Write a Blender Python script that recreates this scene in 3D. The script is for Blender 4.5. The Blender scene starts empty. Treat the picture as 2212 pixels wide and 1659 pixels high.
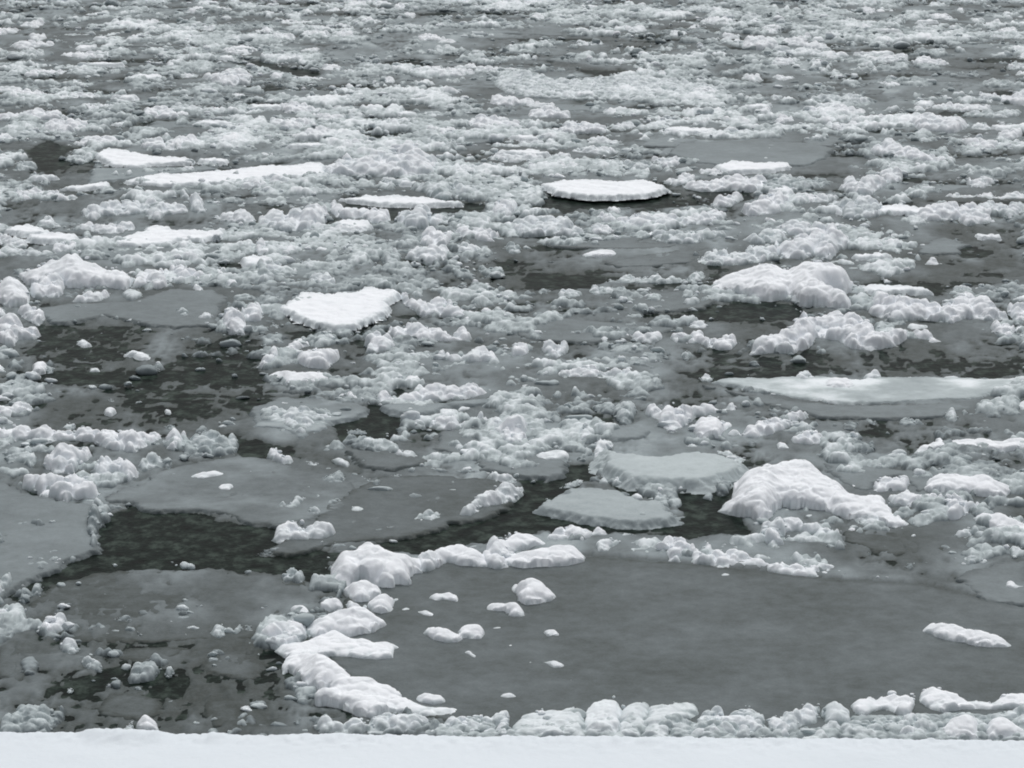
import bpy, math, random
import numpy as np
from mathutils import Vector

# ---------------------------------------------------------------- camera, sky, sun, exposure
W0, H0 = 2212.0, 1659.0                 # survey frame the outlines below were measured in
FOV = math.radians(20.0)
PITCH = math.radians(14.5)              # the camera looks this far below the horizon
CAM_Z = 8.0
BANK_Z = 6.4
FPX = (W0 / 2) / math.tan(FOV / 2)

sc = bpy.context.scene
COL = sc.collection
cam_d = bpy.data.cameras.new('camera')
cam = bpy.data.objects.new('camera', cam_d)
COL.objects.link(cam)
cam.location = (0, 0, CAM_Z)
cam.rotation_euler = (math.radians(90) - PITCH, 0, 0)
cam_d.angle = FOV
cam_d.clip_start = 0.05
cam_d.clip_end = 9000
sc.camera = cam

SUN_EL, SUN_ROT = math.radians(62), math.radians(12)
wd = bpy.data.worlds.new("World")
sc.world = wd
wd.use_nodes = True
nt = wd.node_tree
nt.nodes.clear()
o_ = nt.nodes.new('ShaderNodeOutputWorld')
bg = nt.nodes.new('ShaderNodeBackground')
bg.inputs['Strength'].default_value = 0.115
sky = nt.nodes.new('ShaderNodeTexSky')
sky.sky_type = 'NISHITA'
sky.sun_disc = False
sky.sun_elevation = SUN_EL
sky.sun_rotation = SUN_ROT
sky.air_density = 1.0
sky.dust_density = 6.0
# overcast: the sky's own colour is nearly washed out to grey, brighter overhead than near the horizon
hs = nt.nodes.new('ShaderNodeHueSaturation')
hs.inputs['Saturation'].default_value = 0.20
nt.links.new(sky.outputs[0], hs.inputs['Color'])
tc = nt.nodes.new('ShaderNodeTexCoord')
sp = nt.nodes.new('ShaderNodeSeparateXYZ')
nt.links.new(tc.outputs['Generated'], sp.inputs[0])
mr = nt.nodes.new('ShaderNodeMapRange')
mr.inputs['From Min'].default_value = 0.0
mr.inputs['From Max'].default_value = 0.9
mr.inputs['To Min'].default_value = 0.74
mr.inputs['To Max'].default_value = 1.40
nt.links.new(sp.outputs[2], mr.inputs['Value'])
vm = nt.nodes.new('ShaderNodeVectorMath')
vm.operation = 'SCALE'
nt.links.new(hs.outputs[0], vm.inputs[0])
nt.links.new(mr.outputs[0], vm.inputs['Scale'])
nt.links.new(vm.outputs[0], bg.inputs['Color'])
nt.links.new(bg.outputs[0], o_.inputs['Surface'])

sd = bpy.data.lights.new('sun', 'SUN')
sd.energy = 1.0
sd.angle = math.radians(35)
sd.color = (1.0, 0.985, 0.96)
sun = bpy.data.objects.new('sun', sd)
COL.objects.link(sun)
# light comes from high up beyond the river
dv = Vector((math.sin(SUN_ROT) * math.cos(SUN_EL), math.cos(SUN_ROT) * math.cos(SUN_EL), math.sin(SUN_EL)))
sun.rotation_euler = dv.to_track_quat('Z', 'Y').to_euler()

vs = sc.view_settings
vs.view_transform = 'Standard'
vs.look = 'None'
vs.exposure = -0.36
vs.gamma = 1.0
vs.use_curve_mapping = False
sc.cycles.filter_width = 1.9
sc.cycles.max_bounces = 6
sc.cycles.diffuse_bounces = 4

rng = np.random.default_rng(7)
random.seed(7)

# ---------------------------------------------------------------- survey geometry
cp, sn_ = math.cos(PITCH), math.sin(PITCH)
def unproj(x, y, z=0.0):
    """survey frame point -> world point on the horizontal plane at height z"""
    x = np.asarray(x, float); y = np.asarray(y, float)
    u = (x - W0 / 2) / FPX; v = -(y - H0 / 2) / FPX
    dy = cp + v * sn_; dz = -sn_ + v * cp
    t = (z - CAM_Z) / dz
    return u * t, dy * t, t
def proj(X, Y, Z):
    dz = Z - CAM_Z
    dep = Y * cp - dz * sn_
    v = (Y * sn_ + dz * cp) / dep
    return W0 / 2 + FPX * X / dep, H0 / 2 - FPX * v
def pxsize(y):
    _, _, t = unproj(W0 / 2, y)
    return t / FPX
def dep_angle(y):
    return PITCH + math.atan((y - H0 / 2) / FPX)

# ---------------------------------------------------------------- noise
def _hash(ix, iy, iz, seed):
    h = (ix * 374761393 + iy * 668265263 + iz * 2147483647 + seed * 974634777) & 0xFFFFFFFF
    h = ((h ^ (h >> 13)) * 1274126177) & 0xFFFFFFFF
    h = (h ^ (h >> 16)) & 0xFFFFFFFF
    return h / 4294967295.0
def vnoise(x, y, z, seed=0):
    x = np.asarray(x, float); y = np.asarray(y, float); z = np.asarray(z, float) + np.zeros_like(x)
    xi = np.floor(x).astype(np.int64); yi = np.floor(y).astype(np.int64); zi = np.floor(z).astype(np.int64)
    fx = x - xi; fy = y - yi; fz = z - zi
    fx = fx * fx * (3 - 2 * fx); fy = fy * fy * (3 - 2 * fy); fz = fz * fz * (3 - 2 * fz)
    r = 0
    for a in (0, 1):
        wa = fx if a else 1 - fx
        for b in (0, 1):
            wb = fy if b else 1 - fy
            for c in (0, 1):
                wc = fz if c else 1 - fz
                r = r + wa * wb * wc * _hash(xi + a, yi + b, zi + c, seed)
    return r * 2 - 1
def fbm(x, y, z=0.0, octv=4, seed=0, gain=0.5):
    s = 0; a = 1.0; t = 0; f = 1.0
    for i in range(octv):
        s = s + a * vnoise(x * f, y * f, np.asarray(z) * f + 3.1 * i, seed + i)
        t += a; a *= gain; f *= 2.03
    return s / t
def billow(x, y, z=0.0, octv=3, seed=0):
    s = 0; a = 1.0; t = 0; f = 1.0
    for i in range(octv):
        s = s + a * (1 - 2 * np.abs(vnoise(x * f, y * f, np.asarray(z) * f, seed + i)))
        t += a; a *= 0.5; f *= 2.1
    return s / t
def domes(X, Y, s, seed, stretch=1.25, zsq=1.0):
    """rounded clods packed side by side: height of the highest one and a random number for it"""
    x = np.asarray(X, float) / (s * stretch); y = np.asarray(Y, float) / s
    xi = np.floor(x).astype(np.int64); yi = np.floor(y).astype(np.int64)
    best = np.zeros(x.shape); rid = np.zeros(x.shape)
    for a in (-1, 0, 1):
        for b in (-1, 0, 1):
            cx, cy = xi + a, yi + b
            h1 = _hash(cx, cy, 1, seed); h2 = _hash(cx, cy, 2, seed); h3 = _hash(cx, cy, 3, seed)
            r = .38 + .42 * h3
            q = 1 - ((x - cx - h1) ** 2 + (y - cy - h2) ** 2) / (r * r)
            v = r * np.sqrt(np.maximum(q, 0)) * (.7 + .6 * h1)
            k = v > best
            best = np.where(k, v, best); rid = np.where(k, h2, rid)
    return best * s, rid
def sstep(x, a, b):
    t = np.clip((x - a) / (b - a), 0, 1)
    return t * t * (3 - 2 * t)

# ---------------------------------------------------------------- polygons
def inside(px, py, poly):
    r = np.zeros(np.shape(px), bool)
    n = len(poly)
    for i in range(n):
        x0, y0 = poly[i]; x1, y1 = poly[(i + 1) % n]
        if y0 == y1: continue
        c = ((y0 > py) != (y1 > py)) & (px < (x1 - x0) * (py - y0) / (y1 - y0) + x0)
        r ^= c
    return r
def edge_dist(px, py, poly):
    d = np.full(np.shape(px), 1e9)
    n = len(poly)
    for i in range(n):
        x0, y0 = poly[i]; x1, y1 = poly[(i + 1) % n]
        ex, ey = x1 - x0, y1 - y0
        L = ex * ex + ey * ey + 1e-12
        t = np.clip(((px - x0) * ex + (py - y0) * ey) / L, 0, 1)
        d = np.minimum(d, np.hypot(px - x0 - t * ex, py - y0 - t * ey))
    return d
def resample(poly, step):
    out = []
    n = len(poly)
    for i in range(n):
        a = np.array(poly[i], float); b = np.array(poly[(i + 1) % n], float)
        k = max(1, int(np.hypot(*(b - a)) / step))
        for j in range(k): out.append(a + (b - a) * j / k)
    return np.array(out)
def columns(poly):
    """top and bottom of the outline for every survey column"""
    xs = [p[0] for p in poly]
    x0, x1 = int(math.floor(min(xs))), int(math.ceil(max(xs)))
    cx = np.arange(x0, x1 + 1)
    yt = np.full(len(cx), 1e9); yb = np.full(len(cx), -1e9)
    P = resample(poly, 0.5)
    ix = np.clip(np.round(P[:, 0]).astype(int) - x0, 0, len(cx) - 1)
    np.minimum.at(yt, ix, P[:, 1]); np.maximum.at(yb, ix, P[:, 1])
    ok = yt < 1e8
    yt = np.interp(cx, cx[ok], yt[ok]); yb = np.interp(cx, cx[ok], yb[ok])
    return cx, yt, yb

# ---------------------------------------------------------------- materials
def new_mat(name):
    m = bpy.data.materials.new(name); m.use_nodes = True
    t = m.node_tree; t.nodes.clear()
    o = t.nodes.new('ShaderNodeOutputMaterial'); b = t.nodes.new('ShaderNodeBsdfPrincipled')
    t.links.new(b.outputs[0], o.inputs[0])
    return m, t, b
def math_node(t, op, a, b=None, clamp=False):
    n = t.nodes.new('ShaderNodeMath'); n.operation = op; n.use_clamp = clamp
    for i, v in enumerate((a, b)):
        if v is None: continue
        if isinstance(v, (int, float)): n.inputs[i].default_value = v
        else: t.links.new(v, n.inputs[i])
    return n.outputs[0]
def noise_node(t, vec, scale, detail=4, rough=0.55):
    n = t.nodes.new('ShaderNodeTexNoise'); n.inputs['Scale'].default_value = scale
    n.inputs['Detail'].default_value = detail; n.inputs['Roughness'].default_value = rough
    t.links.new(vec, n.inputs['Vector'])
    return n.outputs['Fac']
def ramp_node(t, fac, stops):
    r = t.nodes.new('ShaderNodeValToRGB')
    while len(r.color_ramp.elements) < len(stops): r.color_ramp.elements.new(0.5)
    for e, (p, c) in zip(r.color_ramp.elements, stops):
        e.position = p; e.color = (*c, 1)
    t.links.new(fac, r.inputs[0])
    return r.outputs[0]
def make_ice():
    # one material for snow, frozen slush and soaked ice: 'wet' says how soaked with river water a spot is
    m, t, b = new_mat('ice_and_snow')
    at = t.nodes.new('ShaderNodeAttribute'); at.attribute_name = 'wet'
    geo = t.nodes.new('ShaderNodeNewGeometry'); pos = geo.outputs['Position']
    n1 = noise_node(t, pos, 9.0, 5, 0.6)
    n2 = noise_node(t, pos, 45.0, 3, 0.6)
    n3 = noise_node(t, pos, 1.3, 3, 0.5)
    w = math_node(t, 'ADD', at.outputs['Fac'], math_node(t, 'MULTIPLY', math_node(t, 'SUBTRACT', n1, 0.5), 0.16))
    w = math_node(t, 'ADD', w, math_node(t, 'MULTIPLY', math_node(t, 'SUBTRACT', n2, 0.5), 0.10))
    w = math_node(t, 'ADD', w, math_node(t, 'MULTIPLY', math_node(t, 'SUBTRACT', n3, 0.5), 0.10), True)
    c = ramp_node(t, w, [(0.0, (0.83, 0.86, 0.895)), (0.18, (0.75, 0.80, 0.83)), (0.40, (0.475, 0.535, 0.55)),
                         (0.65, (0.235, 0.275, 0.29)), (0.85, (0.112, 0.134, 0.141)), (1.0, (0.030, 0.040, 0.037))])
    t.links.new(c, b.inputs['Base Color'])
    rg = t.nodes.new('ShaderNodeMapRange')
    rg.inputs['To Min'].default_value = 0.95; rg.inputs['To Max'].default_value = 0.62
    t.links.new(w, rg.inputs['Value']); t.links.new(rg.outputs[0], b.inputs['Roughness'])
    b.inputs['Specular IOR Level'].default_value = 0.22
    bp = t.nodes.new('ShaderNodeBump'); bp.inputs['Distance'].default_value = 0.012
    bp.inputs['Strength'].default_value = 0.35
    hsum = math_node(t, 'ADD', math_node(t, 'MULTIPLY', noise_node(t, pos, 28.0, 4, 0.6), 1.0),
                     math_node(t, 'MULTIPLY', noise_node(t, pos, 90.0, 2, 0.6), 0.35))
    t.links.new(hsum, bp.inputs['Height']); t.links.new(bp.outputs[0], b.inputs['Normal'])
    return m
def make_water():
    m, t, b = new_mat('river_water')
    geo = t.nodes.new('ShaderNodeNewGeometry'); pos = geo.outputs['Position']
    mp = t.nodes.new('ShaderNodeMapping'); mp.inputs['Scale'].default_value = (1.0, 0.8, 1.0)
    t.links.new(pos, mp.inputs['Vector'])
    v = mp.outputs[0]
    c = ramp_node(t, noise_node(t, v, 5.5, 7, 0.72),
                  [(0.38, (0.002, 0.004, 0.003)), (0.5, (0.007, 0.013, 0.010)), (0.62, (0.040, 0.056, 0.047))])
    t.links.new(c, b.inputs['Base Color'])
    b.inputs['Roughness'].default_value = 0.28
    b.inputs['IOR'].default_value = 1.33
    b.inputs['Specular IOR Level'].default_value = 0.045
    bp = t.nodes.new('ShaderNodeBump'); bp.inputs['Distance'].default_value = 0.05
    bp.inputs['Strength'].default_value = 0.3
    hsum = math_node(t, 'ADD', noise_node(t, v, 4.0, 4, 0.6), math_node(t, 'MULTIPLY', noise_node(t, v, 14.0, 2, 0.5), 0.15))
    t.links.new(hsum, bp.inputs['Height']); t.links.new(bp.outputs[0], b.inputs['Normal'])
    return m
def make_bank():
    m, t, b = new_mat('bank_snow')
    geo = t.nodes.new('ShaderNodeNewGeometry'); pos = geo.outputs['Position']
    c = ramp_node(t, noise_node(t, pos, 2.0, 4, 0.5), [(0.3, (0.675, 0.73, 0.775)), (0.7, (0.705, 0.76, 0.805))])
    t.links.new(c, b.inputs['Base Color'])
    b.inputs['Roughness'].default_value = 0.95
    b.inputs['Specular IOR Level'].default_value = 0.15
    bp = t.nodes.new('ShaderNodeBump'); bp.inputs['Distance'].default_value = 0.004
    bp.inputs['Strength'].default_value = 0.25
    t.links.new(noise_node(t, pos, 60.0, 4, 0.6), bp.inputs['Height']); t.links.new(bp.outputs[0], b.inputs['Normal'])
    return m
ICE, WATER, BANK = make_ice(), make_water(), make_bank()

# ---------------------------------------------------------------- mesh building
class MB:
    def __init__(s): s.v = []; s.f3 = []; s.f4 = []; s.w = []; s.n = 0
    def add(s, v, w, f3=None, f4=None):
        if f3 is not None and len(f3): s.f3.append(np.asarray(f3) + s.n)
        if f4 is not None and len(f4): s.f4.append(np.asarray(f4) + s.n)
        s.v.append(v); s.w.append(w); s.n += len(v)
    def build(s, name, mat=None, parent=None, origin=None):
        V = np.concatenate(s.v).astype(np.float32); Wt = np.concatenate(s.w).astype(np.float32)
        if origin is None:
            origin = (float((V[:, 0].min() + V[:, 0].max()) / 2), float((V[:, 1].min() + V[:, 1].max()) / 2), 0.0)
        V = V - np.array(origin, np.float32)
        f3 = np.concatenate(s.f3) if s.f3 else np.zeros((0, 3), int)
        f4 = np.concatenate(s.f4) if s.f4 else np.zeros((0, 4), int)
        me = bpy.data.meshes.new(name)
        me.vertices.add(len(V)); me.vertices.foreach_set('co', V.ravel())
        nl = len(f3) * 3 + len(f4) * 4
        me.loops.add(nl)
        me.loops.foreach_set('vertex_index', np.concatenate([f3.ravel(), f4.ravel()]).astype(np.int32))
        me.polygons.add(len(f3) + len(f4))
        st = np.concatenate([np.arange(len(f3)) * 3, len(f3) * 3 + np.arange(len(f4)) * 4]).astype(np.int32)
        me.polygons.foreach_set('loop_start', st)
        me.polygons.foreach_set('use_smooth', np.ones(len(f3) + len(f4), bool))
        me.update(calc_edges=True)
        a = me.attributes.new('wet', 'FLOAT', 'POINT'); a.data.foreach_set('value', Wt)
        me.materials.append(mat or ICE)
        o = bpy.data.objects.new(name, me); COL.objects.link(o)
        if parent is not None:
            o.parent = parent
            o.location = (origin[0] - parent.location[0], origin[1] - parent.location[1], origin[2] - parent.location[2])
        else:
            o.location = origin
        return o

# lump shapes: irregular clods of frozen slush, from spheres pushed in and out by noise
import bmesh
def ico(sub):
    bm = bmesh.new(); bmesh.ops.create_icosphere(bm, subdivisions=sub, radius=1.0)
    v = np.array([p.co[:] for p in bm.verts]); f = np.array([[q.index for q in p.verts] for p in bm.faces])
    bm.free(); return v, f
LIB = {}
for sub in (1, 2, 3, 4):
    v, f = ico(sub); L = []
    for k in range(28 if sub < 4 else 12):
        o = 17.3 * k
        d = 1 + 0.25 * vnoise(v[:, 0] * 1.1 + o, v[:, 1] * 1.1, v[:, 2] * 1.1, k)
        rc = np.random.default_rng(k + 500)
        if k % 4:                                  # several clods frozen into one knobbly piece
            e = 0.3 + 0 * d
            for q in range(int(rc.integers(5, 12))):
                c_ = rc.normal(size=3); c_ /= np.linalg.norm(c_); c_ *= rc.uniform(.35, .75); c_[2] *= .6
                r_ = rc.uniform(.30, .62); cd = v @ c_
                disc = r_ * r_ - c_ @ c_ + cd * cd
                e = np.maximum(e, np.where(disc > 0, cd + np.sqrt(np.maximum(disc, 0)), 0))
            d = np.where(e > 0.3, e, .42) * (1 + .10 * vnoise(v[:, 0] * 3 + o, v[:, 1] * 3, v[:, 2] * 3, k + 70)) * 1.05
        d = d + (0.20 if k % 4 == 0 else .07) * billow(v[:, 0] * 2.0 + o, v[:, 1] * 2.0, v[:, 2] * 2.0, 2, k + 50)
        if sub >= 3: d = d + 0.06 * fbm(v[:, 0] * 6 + o, v[:, 1] * 6, v[:, 2] * 6, 2, k + 90)
        p = v * d[:, None]
        # a few broken-off faces make some clods angular
        rk = np.random.default_rng(k + 5)
        for q in range(rk.integers(0, 4)):
            nrm = rk.normal(size=3); nrm /= np.linalg.norm(nrm)
            h = rk.uniform(0.45, 0.8); t = np.maximum(p @ nrm - h, 0)
            p = p - t[:, None] * nrm * 0.92
        L.append(p)
    LIB[sub] = (np.array(L), f)
def add_lumps(mb, C, R, wet, sub, flat=0.8, zb=None, r=None, S3=None, ang=None):
    """C centres (n,3), R radii (n), wet (n): one clod each"""
    n = len(R)
    if n == 0: return
    r = r or rng
    shapes, f = LIB[sub]
    k = r.integers(0, len(shapes), n)
    V = shapes[k]                                         # n, m, 3
    # random orientation
    q = r.normal(size=(n, 4)); q /= np.linalg.norm(q, axis=1)[:, None]
    a, b, c, d = q.T
    M = np.stack([1 - 2 * (c * c + d * d), 2 * (b * c - a * d), 2 * (b * d + a * c),
                  2 * (b * c + a * d), 1 - 2 * (b * b + d * d), 2 * (c * d - a * b),
                  2 * (b * d - a * c), 2 * (c * d + a * b), 1 - 2 * (b * b + c * c)], 1).reshape(n, 3, 3)
    V = np.einsum('nij,nmj->nmi', M, V)
    st = r.uniform(0.9, 1.75, (n, 1, 1)) * np.array([1, 0, 0]) + np.array([0, 1, 0]) * r.uniform(0.8, 1.1, (n, 1, 1)) \
        + np.array([0, 0, 1]) * flat * r.uniform(0.75, 1.15, (n, 1, 1))
    if S3 is None: V = V * st * R[:, None, None]
    else:
        V = V * S3[:, None, :] / 1.15
        ca, sa = np.cos(ang)[:, None], np.sin(ang)[:, None]
        V = np.stack([V[:, :, 0] * ca - V[:, :, 1] * sa, V[:, :, 0] * sa + V[:, :, 1] * ca, V[:, :, 2]], 2)
    hz = V[:, :, 2] / R[:, None]
    V = V + C[:, None, :]
    wv = wet[:, None] + 0.07 * np.clip(-hz, -1, 1)         # snow lies on top, the underside is soaked
    wv = wv + 0.22 * (1 - sstep(V[:, :, 2], -0.01, 0.035))
    m = shapes.shape[1]
    F = (f[None] + (np.arange(n) * m)[:, None, None]).reshape(-1, 3)
    mb.add(V.reshape(-1, 3), np.clip(wv, 0, 1).ravel(), f3=F)
def sub_for(pxr):
    return 4 if pxr > 22 else 3 if pxr > 9 else 2 if pxr > 4 else 1

def height_sheet(mb, X, Y, Z, keep, wet, anyv=False):
    """regular grid (ny,nx) to mesh, only where keep"""
    ny, nx = X.shape
    idx = np.arange(ny * nx).reshape(ny, nx)
    q = np.stack([idx[:-1, :-1], idx[:-1, 1:], idx[1:, 1:], idx[1:, :-1]], -1).reshape(-1, 4)
    kk = keep.ravel()[q].any(1) if anyv else keep.ravel()[q].all(1); q = q[kk]
    if not len(q): return
    used = np.unique(q); mp = np.full(ny * nx, -1); mp[used] = np.arange(len(used))
    V = np.stack([X.ravel(), Y.ravel(), Z.ravel()], 1)[used]
    mb.add(V, wet.ravel()[used], f4=mp[q])

def foot_params(poly, cap, share):
    cx, yt, yb = columns(poly)
    ym = float(np.mean(yb)); px = pxsize(ym); ct = math.cos(dep_angle(ym))
    hp = yb - yt
    H = np.minimum(cap, hp * share * px / ct)
    # smooth the height along the ridge a little
    k = max(2, len(cx) // 18)
    if len(H) > 2 * k + 1:
        H = np.convolve(np.pad(H, k, mode='edge'), np.ones(2 * k + 1) / (2 * k + 1), 'valid')
    return cx, yt, yb, H, px, ct

def heap(mb, poly, wet, lump, cap=0.30, share=0.5, base=0.0, seed=0, rmul=1.0, amp=1.0, core=1.0):
    """a heap whose outline from the bank is poly: a continuous core plus clods standing out of it"""
    r = np.random.default_rng(seed)
    cx, yt, yb, H, px, ct = foot_params(poly, cap, share)
    foot = np.array([(x, (yb_ - (yb_ - y) * 1.0)) for x, y, yb_ in
                     [(p[0], p[1], np.interp(p[0], cx, yb)) for p in resample(poly, 6)]])
    # outline on the water: the upper part comes down by the height of the heap
    fy = []
    for x, y in foot:
        b = np.interp(x, cx, yb); t_ = np.interp(x, cx, yt); h = np.interp(x, cx, H) * ct / px
        fr = (b - y) / max(b - t_, 1e-3)
        fy.append(b - fr * max((b - t_) - h, 0.12 * (b - t_)))
    wx, wy, _ = unproj(foot[:, 0], np.array(fy), base)
    fp = np.stack([wx, wy], 1)
    res = px * 2.6
    W = fp[:, 0].max() - fp[:, 0].min(); D = fp[:, 1].max() - fp[:, 1].min()
    res = max(res, math.sqrt((W + .1) * (D + .1) / 40000))
    gx = np.arange(fp[:, 0].min() - 3 * res, fp[:, 0].max() + 3 * res, res)
    gy = np.arange(fp[:, 1].min() - 3 * res, fp[:, 1].max() + 3 * res, res)
    X, Y = np.meshgrid(gx, gy)
    ins = inside(X, Y, fp); d = edge_dist(X, Y, fp) * np.where(ins, 1, -1)
    sx, _ = proj(X, Y, base)
    Hc = np.interp(sx, cx, H)
    d = d + 0.25 * np.minimum(Hc, 0.12) * fbm(X * 9, Y * 9, seed, 3, 11) + np.minimum(.10 * Hc, .014) * fbm(X * 32, Y * 32, seed, 2, 13)
    R = np.maximum(Hc * 0.65, res * 1.5)
    t = np.clip(d / R, 0, 1)
    prof = np.sqrt(np.clip(1 - (1 - t) ** 2, 0, 1))
    yf = np.interp(sx, cx, np.array(unproj(cx, yb, base)[1])); yk = fp[:, 1].max()
    wd_ = np.maximum(D, 1e-3)
    fo = np.argsort(cx); ytf = yb - np.maximum((yb - yt) - H * ct / px, 0.12 * (yb - yt))
    ybk = np.interp(sx, cx, np.array(unproj(cx, ytf, base)[1]))
    td = np.clip((Y - yf) / np.maximum(ybk - yf, 1e-3), 0, 1)
    tilt = (0.66 + 0.42 * sstep(td, 0, .8)) if lump < .5 else (0.30 + 0.66 * td)
    body = Hc * core * prof * tilt
    kb = max(1, int(min(.06 if lump < .5 else .02, .35 * float(np.max(H))) / res))
    if min(body.shape) > 4 * kb:
        ker = np.hanning(2 * kb + 3)[1:-1]; ker = ker / ker.sum()
        for _ in range(2):
            body = np.apply_along_axis(lambda q: np.convolve(q, ker, 'same'), 0, body)
            body = np.apply_along_axis(lambda q: np.convolve(q, ker, 'same'), 1, body)
    s1 = float(np.clip(.14 * np.max(H) / .2 + .035, .055, .16))
    wxn = X + .3 * s1 * fbm(X * 14, Y * 14, seed, 2, 31); wyn = Y + .3 * s1 * fbm(X * 14, Y * 14, seed, 2, 32)
    g1, i1 = domes(wxn, wyn, s1, seed % 97 + 3); g2, i2 = domes(wxn, wyn, s1 * .42, seed % 89 + 5)
    if lump < .5: rl = .20 + .55 * (1 - sstep(body / np.maximum(Hc, 1e-3), .25, .95)); 
    else: rl = 1.0
    rel = rl * (.95 * g1 + .50 * g2) * sstep(body, 0, .03)
    Z = rel - .12 * s1 * rl + 1.10 * body * (1 + amp * (0.20 * fbm(X * 4, Y * 4, seed, 3, 3) + 0.08 * billow(X * 10, Y * 10, seed, 2, 7)))
    Z = base + np.where(d > 0, Z, -0.04 + 0 * Z)
    hz = (Z - base) / np.maximum(Hc, 1e-3)
    low = 1 - sstep(Z - base + 0.03 * fbm(X * 20, Y * 20, seed, 2, 5), 0.0, 0.07)
    wt = wet + (.16 * (i1 - .5) + .10 * (i2 - .5)) * rl * (.5 + lump) + 0.34 * low + 0.10 * np.clip(0.6 - hz, 0, 1)
    height_sheet(mb, X, Y, Z, d > -2.0 * res, np.clip(wt, 0, 1))
    # clods
    if lump > 0:
        area = np.sum(yb - yt)
        x0, x1, y0, y1 = cx[0], cx[-1], min(p[1] for p in poly), max(p[1] for p in poly)
        hm = float(np.percentile(yb - yt, 75))
        sc_ = rmul * np.clip(hm * 0.12, 1.8, 12.0)
        n = int(np.clip(lump * area / (math.pi * sc_ ** 2) * 1.1, 3, 900))
        sx = r.uniform(x0, x1, n * 3); sy = r.uniform(y0, y1, n * 3)
        m = inside(sx, sy, poly); sx, sy = sx[m][:n], sy[m][:n]
        if len(sx):
            ed = edge_dist(sx, sy, poly)
            rr = sc_ * np.exp(r.normal(0, 0.42, len(sx)))
            rr = np.clip(np.minimum(rr, ed * 0.8 + 1.3), 1.0, None)
            b = np.interp(sx, cx, yb); tt = np.interp(sx, cx, yt); h = np.interp(sx, cx, H)
            fr = np.clip((b - sy) / np.maximum(b - tt, 1e-3), 0, 1)
            foot_px = np.maximum((b - tt) - h * ct / px, 0)
            X_, Y_, _ = unproj(sx, b - fr * foot_px, base)
            R_ = rr * px
            Zc = base + fr * h * 1.02 - 0.25 * R_ + (0.08 + .08 * fr) * h * (lump < 1.0)
            wj = wet + r.normal(0.0, 0.07, len(sx)) + 0.22 * (1 - fr) ** 1.5 + 0.12 * fbm(X_ * 4, Y_ * 4, seed, 2, 17)
            wj = np.clip(wj, 0, 1)
            C = np.stack([X_, Y_, Zc], 1)
            s_ = np.array([sub_for(q) for q in rr])
            for q in (1, 2, 3, 4):
                k = s_ == q
                add_lumps(mb, C[k], R_[k], wj[k], q, 0.82, r=r)

def sheet(mb, poly, wet, thick=0.03, seed=0, base=0.0, rough=1.0, resmul=1.0, snowy=0.0, lipwet=0.12, bump=0.0):
    """a flat slab lying on the water"""
    P = resample(poly, 6)
    wx, wy, _ = unproj(P[:, 0], P[:, 1], base + thick)
    fp = np.stack([wx, wy], 1)
    px = pxsize(float(np.mean(P[:, 1])))
    W = np.ptp(fp[:, 0]); D = np.ptp(fp[:, 1])
    res = max(px * 3.0 * resmul, math.sqrt((W + .1) * (D + .1) / 70000))
    gx = np.arange(fp[:, 0].min() - 3 * res, fp[:, 0].max() + 3 * res, res)
    gy = np.arange(fp[:, 1].min() - 3 * res, fp[:, 1].max() + 3 * res, res)
    X, Y = np.meshgrid(gx, gy)
    d = edge_dist(X, Y, fp) * np.where(inside(X, Y, fp), 1, -1)
    md = float(d.max()); fine_ = min(.030, md * .22) * fbm(X * 19, Y * 19, seed, 3, 28); rough = rough * min(1.0, md / .30)
    d = d + fine_ + rough * (0.10 * fbm(X * 2.6, Y * 2.6, seed, 4, 21) + 0.035 * fbm(X * 13, Y * 13, seed, 3, 22))
    t = sstep(d, 0, min(max(0.04, thick * 1.5), md * .7))
    Z = base + thick * t * (1 + 0.10 * fbm(X * 2.5, Y * 2.5, seed, 3, 23)) + (0.004 + bump) * fbm(X * 7, Y * 7, seed, 4, 24) * t
    if bump > 0:                                # the snow breaks up into crumbs along the edge
        gq, _ = domes(X, Y, .055, seed % 53 + 2)
        Z = Z + .45 * gq * (1 - sstep(d, .02, .16)) * sstep(d, 0, .02)
    Z = np.where(d > 0, Z, base - 0.03)
    mott = 0.05 * fbm(X * 0.9, Y * 0.9, seed, 4, 25) + 0.03 * fbm(X * 4, Y * 4, seed, 3, 26)
    wt = wet + mott + lipwet * (1 - sstep(d, 0, 0.12))
    if snowy > 0:
        wt = wt - snowy * sstep(fbm(X * 1.6, Y * 2.2, seed, 5, 27, .6), -0.25, 0.55)
    height_sheet(mb, X, Y, Z, d > -2 * res, np.clip(wt, 0, 1))
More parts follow.
